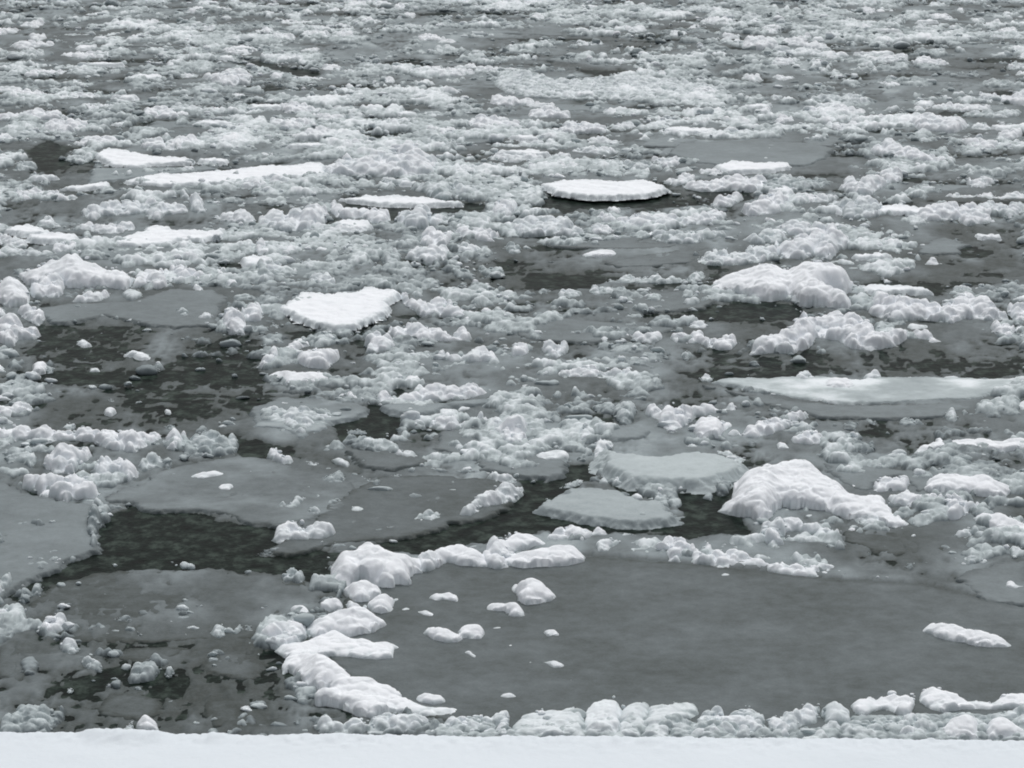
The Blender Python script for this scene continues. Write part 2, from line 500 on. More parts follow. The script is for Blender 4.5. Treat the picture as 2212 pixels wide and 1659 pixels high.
# ---------------------------------------------------------------- what floats where
# kind|tile|options|outline(s)|landmark label
# kinds: s smooth snow heap, m snowy lumpy heap, l grey-white rubble, g soaked grey rubble, f flat floe, w flat floe under snow
SURVEY = """
f|PAN|wet0.905 th.02 rg1 sn.05|690,1400 720,1330 760,1265 830,1235 900,1215 1050,1205 1200,1195 1500,1215 1800,1250 2000,1262 2212,1310 2420,1380 2420,1540 2212,1560 1900,1575 1600,1590 1300,1588 1100,1580 960,1560 850,1530 760,1490|huge smooth grey pan of thin ice along the snowy bank
s|13|cap.2 sh.3|150,650 250,580 400,570 600,490 680,460 760,490 820,545 930,545 1040,575 1150,575 1270,630 1265,650 1200,645 1195,735 1050,745 900,735 690,715 560,720 400,740 280,740;215,870 230,760 280,690 400,640 560,660 690,710 850,870 1000,905 1180,955 1300,1080 1400,1120 1560,1140 1740,1140 1850,1215 1700,1240 1500,1235 1300,1210 1150,1200 1000,1260 850,1200 720,1150 600,1130 490,1140 500,1080 620,1010 650,940 540,970 430,975 390,900 280,830|big smooth white snow crescent on the left end of the huge grey pan
s|12|cap.30|650,1600 680,1510 740,1440 840,1430 850,1390 930,1365 1060,1385 1150,1440 1210,1475 1270,1455 1370,1455 1445,1480 1450,1560 1440,1650 1270,1660 1340,1740 1330,1765 1200,1750 1190,1780 1080,1770 900,1720 780,1770 690,1760 650,1690;790,1770 830,1710 920,1690 1010,1720 1080,1790 1080,1850 960,1900 850,1900 790,1850 690,1740;970,1880 1080,1810 1180,1830 1250,1850 1265,1875 1200,1895 1170,1990 1080,2005 990,1985 950,1930|tall white three-humped snow heap on the back left rim of the huge grey pan
s|12||1470,1480 1500,1465 1600,1375 1700,1370 1800,1370 1900,1420 1970,1490 2030,1560 2020,1600 1900,1600 1750,1580 1650,1560 1560,1620 1530,1570 1470,1540|rounded white hump with a notched top on the back rim of the huge grey pan
s|22||0,1470 200,1420 400,1390 530,1400 600,1450 640,1510 620,1550 500,1590 300,1600 100,1610 -100,1580 -160,1530|long loaf-shaped white snow heap on the back rim of the huge grey pan
s|22|lump.3|-230,1480 -220,1380 -160,1320 -90,1340 0,1280 130,1280 250,1350 300,1380 420,1390 200,1420 0,1470 -100,1540|white double hump of snow just behind the long loaf-shaped heap
m|13|w.06 lump.4|540,560 420,500 440,420 560,340 700,300 860,260 980,280 1100,380 1140,440 1000,520 800,540 660,520|snowy saddle joining the crescent to the three-humped snow heap
m|13|w.12|-20,600 60,470 200,400 330,390 430,420 450,520 380,600 180,650
m|12|w.04|1380,1570 1440,1450 1520,1440 1600,1480 1580,1600 1500,1640 1420,1640
m|12|w.05|1940,1530 1990,1400 2060,1340 2150,1390 2230,1450 2260,1560 2120,1620 1980,1610
m|SKY|w.5 sh.25 lump.5|880,1606 930,1571 1010,1567 1100,1575 1200,1563 1300,1556 1400,1549 1500,1557 1600,1571 1700,1577 1800,1569 1900,1551 2000,1543 2100,1549 2212,1531 2320,1541 2330,1612 1600,1612|low frosty slush ridge running along the whole front rim
m|22||290,1370 300,1300 400,1270 420,1225 520,1240 640,1240 690,1280 740,1250 830,1290 840,1330 700,1340 620,1385 500,1370 400,1370|row of white puffs touching the dark water behind the long loaf-shaped heap
m|22|sh.4|950,1370 1100,1370 1280,1380 1350,1330 1430,1315 1500,1340 1540,1400 1640,1440 1660,1370 1710,1355 1750,1430 1880,1450 2000,1480 2120,1500 2200,1550 2300,1545 2390,1570 2570,1555 2710,1580 2810,1570 2830,1600 2720,1670 2600,1680 2430,1670 2300,1660 2180,1610 2100,1600 1950,1580 1850,1600 1750,1580 1560,1560 1500,1480 1450,1550 1340,1540 1330,1470 1200,1420 1000,1390|long low white ridge of lumps along the back right rim of the huge grey pan
l|22||710,1400 760,1360 850,1330 950,1350 930,1420 850,1470 740,1480 720,1440
l|22||840,1330 980,1290 1100,1310 1250,1320 1350,1310 1300,1360 1100,1350 900,1350
s|22||1740,1590 1800,1560 1860,1590 1850,1610 1760,1612
s|22||1790,1655 1840,1630 1900,1650 1890,1680 1800,1680
s|13||1475,215 1500,180 1560,150 1690,145 1740,180 1755,255 1690,240 1620,225 1550,240 1510,220
s|13||1230,300 1300,265 1360,300 1480,300 1555,340 1530,370 1440,360 1350,315 1250,320
s|13||1425,520 1480,460 1600,445 1740,490 1760,430 1840,405 1920,415 1975,460 1975,540 1950,565 1880,565 1800,560 1740,590 1640,600 1540,580 1490,540|pair of joined white snow mounds in the middle left of the huge grey pan
s|13||1940,425 1960,410 1995,420 1990,440 1960,445
s|13||1985,480 2030,455 2100,435 2150,455 2130,475 2060,485
s|13||1780,690 1800,655 1850,640 1910,700 1915,730 1870,725 1830,695
s|13||2080,1065 2130,1020 2200,1010 2260,1040 2260,1075 2180,1080
s|13||1365,1095 1390,1040 1460,1015 1600,1035 1640,1070 1645,1115 1540,1135 1420,1115
s|13||1985,320 1990,270 2040,240 2260,235 2320,290 2325,370 2240,375 2160,365 2190,330
s|23||-20,100 40,40 120,28 220,40 330,110 395,200 330,245 240,265 120,270 50,235 60,190 0,150|largest domed white snow mound standing in the open on the huge grey pan
s|23||258,510 290,465 370,460 410,500 415,550 360,535 310,550
s|13||2150,620 2190,590 2240,600 2240,630 2190,635
s|23||80,780 140,740 270,740 370,735 440,760 465,795 430,815 350,815 280,775 180,775
s|23||215,860 260,830 320,850 320,870 260,870
l|23||465,925 500,895 535,915 520,940
s|23||1110,740 1150,730 1195,755 1190,780 1140,770
s|13||1445,45 1490,5 1515,20 1490,40
s|33|cap.2|1310,500 1350,450 1420,415 1500,405 1700,430 1830,470 1980,510 2090,580 2165,640 2130,640 2000,640 1850,635 1780,630 1700,600 1600,590 1460,555 1420,530|long tapering white snow loaf alone on the right end of the huge grey pan
l|13||1250,350 1270,345 1290,375 1260,380
s|13|sh.6|540,195 720,195 760,240 750,320 560,330|square white block of snow left of the three-humped snow heap
s|13||295,280 330,260 430,265 465,320 470,370 330,370 300,330
m|13||120,470 200,420 330,385 390,400 380,470 300,540 200,590 130,590 60,580 20,565 120,540|pale lumpy ridge left of the white snow crescent
m|13||515,390 560,345 720,350 790,390 790,440 700,450 560,420
s|13||835,340 870,280 940,300 990,360 1000,430 900,440 850,400
s|13||1000,370 1080,390 1140,420 1130,440 1000,420
s|13||780,480 890,470 905,500 850,515
l|13||400,520 440,480 520,460 600,460 560,510 460,545
m|13||760,260 850,210 900,260 960,240 980,300 900,330 800,330
l|13|w.25|470,1310 560,1250 640,1250 720,1290 850,1250 900,1230 960,1260 1100,1180 1300,1200 1500,1250 1560,1290 1480,1320 1420,1365 1000,1400 600,1400|long heap of pale lumps below the snow crescent at the bank edge
m|13|w.3 sh.28|1440,1400 1600,1260 1720,1210 1850,1215 1900,1200 1930,1195 2050,1210 2190,1190 2190,1420
m|23|w.36 sh.28 lump.35|-20,1440 0,1300 60,1230 110,1175 200,1160 380,1140 560,1130 620,1150 640,1250 600,1420 250,1440|smooth-topped pale ridge on the front rim of the huge grey pan
m|23|w.26 sh.3 lump.3|600,1420 630,1180 700,1080 800,1045 880,1045 950,1100 960,1250 900,1420|tall white dome on the front rim of the huge grey pan
m|23|w.36 sh.28 lump.4|900,1430 950,1110 1070,1095 1180,1095 1200,1130 1180,1280 1100,1430
m|23|w.36 sh.28 lump.35|1090,1430 1180,1130 1350,1095 1590,1100 1610,1170 1650,1220 1560,1260 1400,1300 1360,1430|flat-topped pale block on the front rim of the huge grey pan
l|23|sh.3|1380,1430 1600,1280 1620,1180 1700,1160 1830,1150 1830,1200 1960,1150 2040,1130 2120,1200 2190,1180 2190,1440|wet grey brash heap on the front rim of the huge grey pan
l|33|sh.35|0,1440 0,1220 60,1220 130,1190 190,1210 290,1130 310,1075 350,1100 400,1150 430,1100 470,1110 450,1200 420,1300 300,1320 200,1440
m|33|w.36 lump.15 cap.4|450,1210 480,1120 560,1070 620,1065 670,1120 710,1180 710,1320 600,1325 500,1310|big smooth grey ball of ice on the front rim near the bank
m|33|w.08 sh.4 lump.4|700,1130 780,1055 870,1050 930,1090 1030,1010 1090,980 1140,1020 1250,1005 1280,1080 1250,1180 1200,1260 1100,1220 1000,1180 900,1200 820,1250 740,1200|pale knobbly ridge right of the big grey ball
m|33|w.05 sh.4 lump.4|1280,1100 1330,1000 1370,955 1450,950 1520,985 1620,1000 1690,1070 1840,1075 1920,1090 2000,1030 2130,995 2230,1020 2400,1050 2400,1180 2100,1170 1900,1180 1700,1180 1500,1210 1400,1170|highest white ridge on the front rim in the lower right corner
g|33|w.5 sh.4 lump.4|700,1330 710,1200 1100,1200 1300,1190 1700,1180 2300,1200 2300,1350 1500,1350 1250,1340 1100,1350
s|33||1500,1310 1560,1225 1640,1215 1720,1195 1800,1240 1830,1300 1820,1440 1600,1440 1500,1420|round white hummock at the bank edge in the lower right corner
s|33||1855,1320 1900,1255 1960,1225 2070,1245 2190,1320 2260,1360 2260,1440 1900,1440|pointed white hummock in the bottom right corner
l|33||1100,1380 1150,1260 1220,1200 1290,1220 1320,1270 1420,1260 1430,1310 1400,1430 1150,1430
f|SKY|wet0.93 th.015|45,1310 75,1290 110,1262 200,1238 400,1232 560,1240 640,1235 665,1262 655,1290 620,1330 560,1370 480,1385 300,1392 170,1385 60,1350|dark grey wet floe in the lower left
l|03|w.15|-60,290 50,275 90,310 110,400 60,410 -60,410
m|03|w.12|300,470 340,430 370,400 430,350 500,335 590,395 595,440 560,480 450,530 340,520|white-capped chunk near the left end of the dark grey wet floe
l|03||250,390 290,385 325,410 300,435 260,430
l|03|w.25|500,600 540,560 600,545 680,600 690,660 620,700 540,690
l|03|w.25|670,760 730,705 820,720 890,770 880,840 800,830 700,780
l|03|w.42|1100,880 1150,780 1220,720 1330,770 1400,810 1340,900 1200,930 1110,940|large round grey lump in the dark slush below the dark grey wet floe
l|03|w.38|1420,840 1460,780 1520,830 1480,880 1440,900
l|03|w.25|1800,500 1850,460 1910,420 1980,450 1970,520 1890,570 1820,530
l|03|w.25|1990,500 2080,420 2110,470 2050,530 2010,520
l|03|w.3|2120,430 2170,430 2180,490 2130,510
g|03|w.5|950,400 1000,370 1130,350 1170,390 1130,430 1000,420
l|03|w.45|150,230 190,110 260,130 320,50 380,90 350,200 280,180 210,260
l|03|w.35|-60,20 120,20 100,120 0,210 -60,220
s|03||1170,1330 1190,1240 1260,1180 1320,1220 1380,1300 1380,1360 1260,1380|pointed white chunk standing at the bank edge in the lower left
l|03|w.2|1040,1360 1060,1310 1150,1250 1150,1340
g|03|w.48 sh.3|-40,1400 40,1200 150,1150 300,1130 420,1150 570,1130 560,1250 400,1400|pale grey slab against the bank in the lower left corner
g|03|w.62 lump.2 sh.3|160,740 290,680 350,770 320,880 200,880
l|03|w.2|570,1000 600,965 650,990 620,1020 580,1015
g|03|w.5|1170,540 1190,480 1250,530 1220,560
g|03|w.45|1300,500 1350,480 1400,495 1350,520
g|03|w.45|1430,510 1480,480 1530,495 1500,525
l|03|w.3|1560,530 1610,505 1630,545 1580,550
f|03|wet0.885 th.015|-60,440 100,520 250,600 330,700 260,860 200,960 -60,860
f|03|wet0.93 th.015|850,1130 950,1020 1100,1000 1400,1050 1420,1180 1200,1240 900,1190
f|03|wet0.93 th.015|1780,1060 2000,1050 2120,1150 2100,1290 1850,1290 1740,1150
f|03|wet0.93 th.012|900,700 1100,620 1500,600 1660,620 1500,720 1200,760 1000,720
f|03|wet0.925 th.015|1700,720 1850,650 2100,640 2300,760 2200,900 1900,880 1700,840
s|03|w.1|1650,1290 1680,1245 1710,1260 1700,1300
g|13|w.55|320,1320 330,1260 390,1235 400,1290 350,1340
m|02|w.02 lump.5 cap.22|-60,400 0,390 100,345 220,360 300,400 420,390 550,410 650,420 800,400 900,410 1060,400 1250,415 1400,440 1400,490 1260,570 1160,610 1050,590 900,560 800,510 650,490 500,500 350,530 280,490 140,500 40,500 -60,520|long white snow-covered ridge at the left edge below the open dark water
m|02|w.1|370,680 430,600 540,550 640,560 720,560 820,620 760,680 680,720 640,790 470,800 400,760|broad pale heap below the long white ridge on the left
m|02|w.1|820,720 850,660 920,640 980,680 1030,650 1100,660 1210,760 1200,820 1110,860 1030,800 960,800 880,860 800,790
m|02|lump.5|180,920 200,850 270,790 440,790 520,820 620,780 760,780 780,840 840,880 860,960 820,1010 700,1000 570,1040 450,1000 350,1000 300,930|lumpy bright white heap on the back of the pale grey floe at the left edge
g|02|w.4|20,600 100,560 260,560 320,620 320,700 260,750 180,700 60,720
f|02|wet0.75 th.04|-300,780 0,790 300,960 790,1030 840,1200 860,1430 740,1490 620,1510 560,1580 440,1620 200,1750 0,1860 -300,1900|large pale grey floe cut off by the left edge
g|02|w.5 sh.3|780,1060 920,1050 1000,1040 1110,1060 1110,1100 980,1110 900,1200 920,1240 840,1250 800,1330 860,1400 800,1470 740,1300
f|02|wet0.81 th.03 sn.12|860,960 1130,860 1450,730 1700,660 2080,600 2400,680 2700,740 2950,760 3100,900 3000,1050 2750,1150 2450,1230 2250,1215 2080,1190 1950,1130 1700,1100 1400,1100 1240,1080 1130,1030 880,1010|wide grey floe behind the dark pool on the left
m|02|w.1|1420,480 1500,400 1600,420 1630,490 1560,560 1500,600 1430,580
g|02|w.42|1600,500 1700,430 1760,400 1880,430 1960,470 2010,420 2070,520 2040,620 1900,640 1700,620 1560,640|jagged grey heap on the back edge of the wide grey floe
l|02|w.3|1190,720 1220,660 1300,620 1400,640 1420,680 1500,700 1470,750 1340,740 1230,780
s|02||1590,830 1680,780 1840,745 1950,770 1970,800 1900,820 1750,840|long narrow white snow patch on the wide grey floe
s|02||1880,910 1900,860 2010,860 2025,910 1990,945 1890,935
s|02||895,240 930,200 990,205 1010,250 960,290 910,275|round white lump afloat on the open dark water in the left middle
s|02||1410,205 1480,225 1480,270 1430,260
l|02||930,140 970,125 1010,160 960,170
s|02||-60,110 0,100 60,100 110,140 0,145 -60,145
m|02|w.08|-60,180 0,190 100,185 190,170 270,180 300,220 250,280 150,300 30,300 -60,280
l|02||520,380 600,335 655,350 650,400 560,400
s|02||690,375 750,390 720,400 695,395
s|02||850,910 900,890 930,915 870,925
s|02||2110,790 2170,740 2195,780 2130,805
g|02|w.4|1400,370 1470,345 1530,370 1520,410 1470,420
f|12|wet0.73 th.04 sn.2|-60,200 200,100 600,120 900,150 1000,190 850,290 700,320 640,380 500,410 420,480 330,450 200,380 -60,380|rubble-strewn grey floe right of the open dark water
l|12|w.3 sh.25|0,240 150,200 480,230 640,250 700,290 620,380 480,400 420,470 330,440 200,370 50,360|scattered grey lumps on the rubble-strewn floe
s|12||180,210 220,155 340,180 460,195 450,215 300,215|thin white snow strip on the rubble-strewn floe
m|12||640,110 700,75 820,80 890,130 880,180 800,160 660,130
m|12|w.04|1030,130 1100,60 1180,110 1290,90 1370,90 1420,50 1560,15 1720,30 1850,-5 1960,40 2030,90 1980,110 1850,140 1740,140 1500,160 1300,170 1160,190 1080,190|long row of big rounded white lumps in the very centre
f|12|wet0.65 th.05|1060,180 1200,160 1500,150 2000,120 2050,160 1700,180 1560,240 1450,260 1300,260 1160,240
s|12||1540,240 1620,210 1740,220 1760,190 1870,200 1850,230 1750,240 1740,270 1560,260
m|12|w.12|1480,370 1540,290 1680,270 1740,300 1760,350 1850,340 1860,380 1700,410 1560,400
m|12|w.2|1330,320 1380,280 1420,330 1470,340 1450,400 1350,370
g|12|w.45|1210,380 1290,360 1330,400 1290,440 1220,420
m|22|w.08|-340,290 -250,265 -200,300 -100,260 -20,280 50,270 130,300 210,360 180,400 100,430 150,460 80,560 -50,550 -100,480 -180,460 -120,400 -250,360|white cauliflower-like heap just below the centre
f|22|wet0.77 th.03|-720,560 -600,400 -300,340 100,420 160,560 0,620 -300,620
l|12|w.3|1620,560 1680,510 1740,500 1860,580 1750,600
l|12|w.38|1870,640 1960,540 2010,580 2070,640 1960,700
l|12|w.3|780,400 880,390 970,410 950,440 790,430
g|12|w.5|720,520 800,460 1000,460 1040,540 1100,580 1060,620 900,580 740,550
m|12|w.22|1200,600 1250,570 1390,600 1400,640 1280,660 1210,630
f|12|wet0.865 th.05|730,560 1000,560 1200,600 1500,620 1560,680 1200,730 900,720 820,650
m|12|w.14|80,640 130,560 180,540 250,620 330,660 320,710 230,710 150,680|peaked pale lump at the back right end of the wide grey floe
m|12|w.2|410,700 470,670 550,690 530,735 430,720
s|12|w.12|630,655 740,625 810,680 800,740 700,700|tilted white shard in the dark lead below the rubble-strewn floe
l|12|w.38|530,840 640,780 740,760 790,820 780,880 640,880 560,860
l|12|w.3|150,1080 240,1010 280,1050 340,980 430,980 430,1040 360,1090 240,1110
l|12|w.35|480,970 540,950 600,980 530,1020
l|12|w.35|590,1030 700,990 760,1020 740,1060 630,1080
l|12|w.35|560,930 620,905 680,920 600,950
l|12|w.35|400,1140 480,1060 570,1100 560,1160 500,1165
m|12|w.3 lump.3|800,1100 840,1050 910,1050 955,1100 930,1130 830,1130
m|12|w.2|130,1340 170,1250 240,1210 310,1140 330,1200 480,1230 600,1230 700,1290 690,1330 560,1370 400,1370 250,1390 150,1370|pale lumpy mound at the front left edge of the round floe with a crumbled rim
f|12|wet0.885 th.03|100,1450 0,1420 250,1350 400,1280 500,1150 640,1000 800,930 900,870 1100,800 1500,790 2000,800 2200,850 2330,920 2200,1080 1900,1180 1680,1190 1650,1240 1300,1310 1000,1340 600,1400 250,1480|round dark grey floe with a crumbled rim left of the fan-shaped floe
l|12|w.3 sh.3|1310,1200 1400,1140 1500,1100 1580,1110 1640,1180 1520,1220 1350,1230
m|12|w.22|1720,1160 1800,1090 1900,980 2000,940 2050,880 2200,870 2330,900 2320,960 2180,1060 1950,1090 1860,1170|thick pale crust on the right tip of the round dark grey floe
m|12|w.25|1980,800 2050,760 2130,800 2211,800 2290,850 2200,880 2050,870
l|12|w.22 sh.3|1120,810 1200,775 1300,790 1470,800 1600,810 1560,850 1470,870 1330,830 1150,830|thin pale crust along the back rim of the round dark grey floe
l|12|w.3|1710,810 1780,840 1900,810 1900,850 1740,870
l|12|w.3|1860,890 1960,880 1980,940 1880,910
g|12|w.45|900,780 950,820 1080,830 1080,900 1040,930 980,880 900,840
l|12|w.4|680,1230 780,1220 790,1260 700,1270
g|12|w.42|820,1240 960,1240 950,1290 840,1280
g|12|w.5 sh.3|1000,1270 1100,1240 1250,1220 1290,1260 1200,1300 1020,1330
g|12|w.5|1360,960 1390,940 1420,970 1390,990
l|12|w.35|200,1660 240,1640 300,1590 370,1600 430,1640 420,1700 380,1750 300,1720 240,1740|small knobbly grey heap right of the dark pool
g|12|w.6 sh.3|0,1480 80,1430 230,1400 240,1460 150,1500 40,1500
f|22|wet.46 th.12 lip.05|700,600 720,530 790,500 900,530 1000,560 1200,585 1360,565 1560,545 1660,560 1840,580 2060,650 2040,720 1950,790 1700,840 1300,830 1000,820 850,770 780,720 700,680|thick pale grey oblong floe right of centre
m|22|w.2 sh.3|700,600 730,500 760,475 860,500 910,545 850,580 800,640 730,680 700,660|jagged white crest on the left end of the thick oblong floe
m|22|w.15 sh.3|1690,600 1720,575 1850,570 2000,630 2050,650 1960,690 1850,650
l|22|w.2 sh.3|1340,570 1370,545 1480,545 1560,515 1660,560 1600,590 1450,590
f|22|wet0.79 th.03|1040,830 1300,820 1560,850 1560,900 1500,920 1200,920 1080,890
g|22|w.55 sh.4|1740,830 1860,810 1900,860 1870,960 1770,980
f|22|wet.54 th.07 lip.05|165,1050 300,960 430,890 560,860 630,870 750,870 1000,890 1140,990 1250,980 1340,1000 1380,1080 1470,1090 1470,1150 1200,1190 900,1195 600,1160 400,1120|fan-shaped pale grey floe surrounded by dark water
m|22|w.25|410,900 520,830 600,825 640,860 500,900
m|22|w.3|730,870 780,790 840,830 840,880|smaller of two pointed lumps at the back of the fan-shaped floe
m|22|w.3|860,880 880,785 940,830 1000,890|larger of two pointed lumps at the back of the fan-shaped floe
s|22||1010,970 1080,935 1130,960 1130,1000 1080,1010
m|22|w.15|280,1000 330,970 345,1010 300,1020
m|22|w.2|780,930 830,910 860,935 800,950
g|22|w.42|1200,1040 1250,955 1340,960 1370,1070 1250,1070
s|22||1130,1110 1200,1075 1280,1080 1200,1120|thin white snow sliver at the right end of the fan-shaped floe
f|22|wet0.77 th.04|-350,560 -100,590 200,560 500,580 500,780 300,810 0,790 -250,730
m|22|w.2 lump.3|180,640 260,580 480,570 500,640 480,690 250,690|flat-topped pale block left of the thick oblong floe
l|22|w.35|190,740 210,700 340,700 360,750 280,760
m|22|w.3 lump.4|560,500 580,380 650,310 700,370 720,440 700,510 600,540
f|22|wet0.69 th.05|680,440 720,360 860,350 1060,350 1180,370 1210,410 1100,460 900,470
g|22|w.45|680,200 750,150 900,180 1060,180 1080,230 1040,350 960,380 900,330 860,270 720,250|upright grey lumps behind the thick oblong floe
m|22|w.05|1140,260 1200,190 1300,190 1350,170 1500,180 1600,200 1800,210 1930,160 1950,240 1600,290 1550,330 1480,400 1380,440 1280,400 1270,330 1180,300|long lumpy white heap behind the thick oblong floe
s|22|lump.3|1550,370 1600,290 1750,280 1900,350 1910,390 1800,440 1800,500 1600,480 1560,420
m|22|w.05|1820,430 1900,390 2000,420 2100,340 2212,300 2400,250 2560,250 2570,290 2450,360 2300,430 2100,490 1990,470 1850,450|slanting white ridge above the big pointed snow heap
g|22|w.4 lump.3|1640,990 1680,930 1740,950 1730,1010|small square grey chunk alone in dark water left of the big pointed snow heap
s|22|cap.34 sh.42 lump.1|1910,900 1930,800 2080,750 2140,700 2240,680 2480,640 2590,650 2620,700 2700,760 2850,850 2950,950 3180,960 3250,1020 3290,1100 3400,1200 3480,1210 3470,1240 3300,1260 3100,1200 2900,1180 2700,1110 2500,1090 2330,1080 2250,1150 2150,1220 2050,1170 1900,1140 1760,1100 1900,980|biggest pointed white snow heap at the right
m|32|w.2|-50,1200 100,1170 170,1130 250,1190 330,1220 480,1260 640,1270 650,1330 600,1370 450,1330 330,1320 240,1290 130,1310 140,1420 0,1420 -80,1320|pale rubble heap at the foot of the biggest pointed snow heap
l|32|w.2|700,1180 860,1140 1000,1160 1060,1230 950,1250 820,1230
s|32|cap.35|1320,930 1380,830 1480,770 1600,760 1720,790 1900,790 1990,850 2060,880 2170,940 2100,960 2050,990 1850,1000 1750,970 1600,960 1450,960|smooth whale-backed white snow heap near the right edge
m|32|w.04 lump.6|1020,1010 1060,960 1200,950 1290,1000 1400,970 1590,940 1680,1000 1760,1010 1850,1060 1830,1100 1640,1190 1520,1200 1530,1150 1640,1110 1500,1060 1400,1050 1280,1090 1130,1090 1060,1060|hooked white ridge in front of the whale-backed snow heap
m|32|w.05|900,920 920,840 1000,790 1060,810 1140,790 1200,820 1240,850 1200,930 1100,950 940,960|small cauliflower-like white heap between the pointed and the whale-backed snow heaps
m|32|w.1|640,850 720,845 780,890 860,900 860,930 750,930 680,890
s|32|lump.3|1770,1170 1850,1100 2000,1120 2100,1150 2211,1200 2300,1250 2300,1330 2180,1310 1980,1300 1900,1250 1800,1210|white snow heap at the right edge in front of the hooked ridge
l|32|w.25|1600,1290 1680,1270 1720,1220 1750,1260 1900,1290 1900,1340 1780,1350 1640,1370
s|32|cap.2|1240,620 1300,530 1440,500 1450,450 1500,450 1520,490 1760,470 2000,490 2150,465 2300,470 2300,580 2130,590 2050,610 1700,600 1560,590 1400,610|long low white snow bar with a little peak at the right edge
f|32|wet0.73 th.04|420,660 760,680 1200,720 1500,730 1800,760 1300,950 1100,800 900,850 860,920 620,820
l|32|w.35|1610,660 1680,630 1715,665 1670,690
l|32|w.38|1300,700 1340,670 1380,700 1340,730
l|32|w.45|1010,700 1040,690 1070,710 1030,720
l|32|w.35|1800,770 1850,735 1950,740 2110,810 2080,830 1950,800
f|SKY|wet.76 th.03|1518,830 1620,848 1715,866 1829,872 1980,872 2130,866 2100,884 2038,900 1900,904 1768,900 1640,868|grey half-sunk ice shelf sticking out in front of the very long snow-dusted floe
f|SKY|wet.50 sn.34 th.04 lip.06|1533,822 1560,813 1700,811 1850,814 2000,813 2120,815 2240,806 2240,818 2180,842 2125,862 1980,866 1829,868 1715,860 1620,842|very long flat snow-dusted floe with a straight front edge at the right
s|32||460,30 520,-45 600,-55 690,-50 750,0 850,20 700,60 560,60|bright white lump on the very long flat floe
m|31|w.22|210,1630 270,1560 350,1545 410,1600 400,1640 300,1650
m|31|w.22|770,1620 860,1580 930,1555 990,1600 980,1640 860,1650
m|31|w.25|1170,1630 1230,1590 1290,1610 1270,1650
m|31|w.1|1960,1650 2100,1615 2260,1610 2260,1670 2060,1670
m|21|w.15|1610,1610 1680,1570 1745,1610 1720,1645 1640,1640
m|21|w.35|2010,1620 2040,1580 2100,1620
l|32|w.3|1520,290 1540,240 1600,220 1650,300 1620,340 1530,320
l|32|w.38|1650,240 1700,220 1740,270 1700,300
l|32|w.25|1750,220 1850,210 1870,260 1800,270
l|32|w.4|1880,220 1950,180 2000,230 1950,260
l|32|w.25|2050,100 2150,80 2190,110 2150,140
s|32||2130,180 2220,140 2290,170 2290,230 2180,240
l|32|w.38|1980,150 2100,150 2080,200 2000,190
l|32|w.38|1120,330 1170,290 1280,300 1380,350 1280,375 1150,370|grey-white lump just below the very long flat floe
l|32|w.4|800,330 860,290 950,330 940,360
g|32|w.5|570,400 700,320 800,340 760,400
m|32|w.05|180,480 310,430 360,395 440,400 450,460 510,510 440,540 330,540 220,530|tooth-like white heap right above the biggest pointed snow heap
s|32||65,530 100,500 150,510 210,575 180,580 90,575
l|32|w.25|510,440 660,430 770,440 760,470 600,470
g|32|w.5|670,560 720,500 850,490 920,520 930,590 860,640 720,600
l|32|w.3|2060,1450 2130,1390 2211,1430 2300,1450 2300,1520 2100,1500
m|32|w.22|1800,1570 1860,1500 1920,1540 1880,1570
l|32|w.4|1850,1450 1920,1410 2000,1470 1920,1480
f|32|wet0.77 th.03|1640,1670 1780,1580 2000,1520 2300,1500 2300,1900 2000,1880 1850,1850 1700,1760|pale grey floe at the right edge behind the huge grey pan
s|33||1980,100 2050,90 2060,40 2140,50 2140,85 2260,90 2260,120 2130,140
g|32|w.5|320,1480 450,1440 500,1450 400,1520
g|32|w.45|720,1450 750,1430 780,1470 740,1480
l|32|w.35|840,1470 890,1450 890,1490 850,1490
g|32|w.5|1160,1580 1240,1530 1290,1570 1230,1620
g|32|w.55|1310,1570 1370,1540 1400,1590 1350,1600
f|32|wet0.915 th.02|650,1260 900,1240 1300,1270 1600,1300 1500,1450 1100,1480 800,1420 660,1360
s|01|w.04 lump.35 cap.4 sh.6|160,730 190,690 300,660 400,600 540,590 650,510 700,505 730,560 800,580 740,630 880,625 940,670 1050,660 1110,710 1200,720 1100,860 950,850 800,840 600,850 500,820 280,820 200,790|high sloping white ridge at the left edge
m|01|w.05|1180,730 1260,670 1330,680 1360,640 1410,650 1420,720 1450,830 1350,850 1250,830 1120,850
s|01|w.06 lump.4|-60,790 0,790 40,750 90,740 160,770 240,820 260,900 240,980 80,1010 0,970 -60,960
m|01|w.08|250,880 300,820 370,720 440,700 530,730 560,790 550,890 500,930 400,920 300,940|cauliflower-like lump in front of the high sloping ridge
m|01|w.12|620,970 640,920 740,860 850,860 950,870 960,910 880,960 740,970
m|01|w.4 lump.2|1050,880 1120,830 1240,860 1220,930 1140,960 1070,930|round grey disc of ice below the high sloping ridge
m|01|w.06|1450,700 1480,630 1560,630 1700,680 1850,740 1840,800 1740,800 1650,760 1600,800 1500,760|white twin lump right of the high sloping ridge
m|01|w.2|1650,850 1700,800 1780,860 1730,890
m|01|w.1|130,1050 190,1000 320,990 390,1050 390,1120 330,1160 230,1130
m|01|w.08|-60,1110 0,1100 130,1080 200,1100 230,1190 280,1190 370,1240 300,1280 170,1290 140,1340 60,1350 0,1310 -60,1300|pale ragged heap at the left edge above the open dark water
m|01|w.08|-50,1010 0,1010 60,1050 40,1090 -50,1090
w|01|th0.0124|650,1290 720,1260 800,1310 730,1320
w|01|th0.0186|1060,1390 1150,1355 1300,1400 1290,1425 1200,1420 1140,1400|brightest thin white flake on the open dark water
s|01||765,1555 780,1520 850,1520 870,1555
s|01||240,1600 250,1560 300,1540 290,1480 370,1450 410,1490 400,1570 310,1590|white stacked pair of snow balls at the left of the open dark water
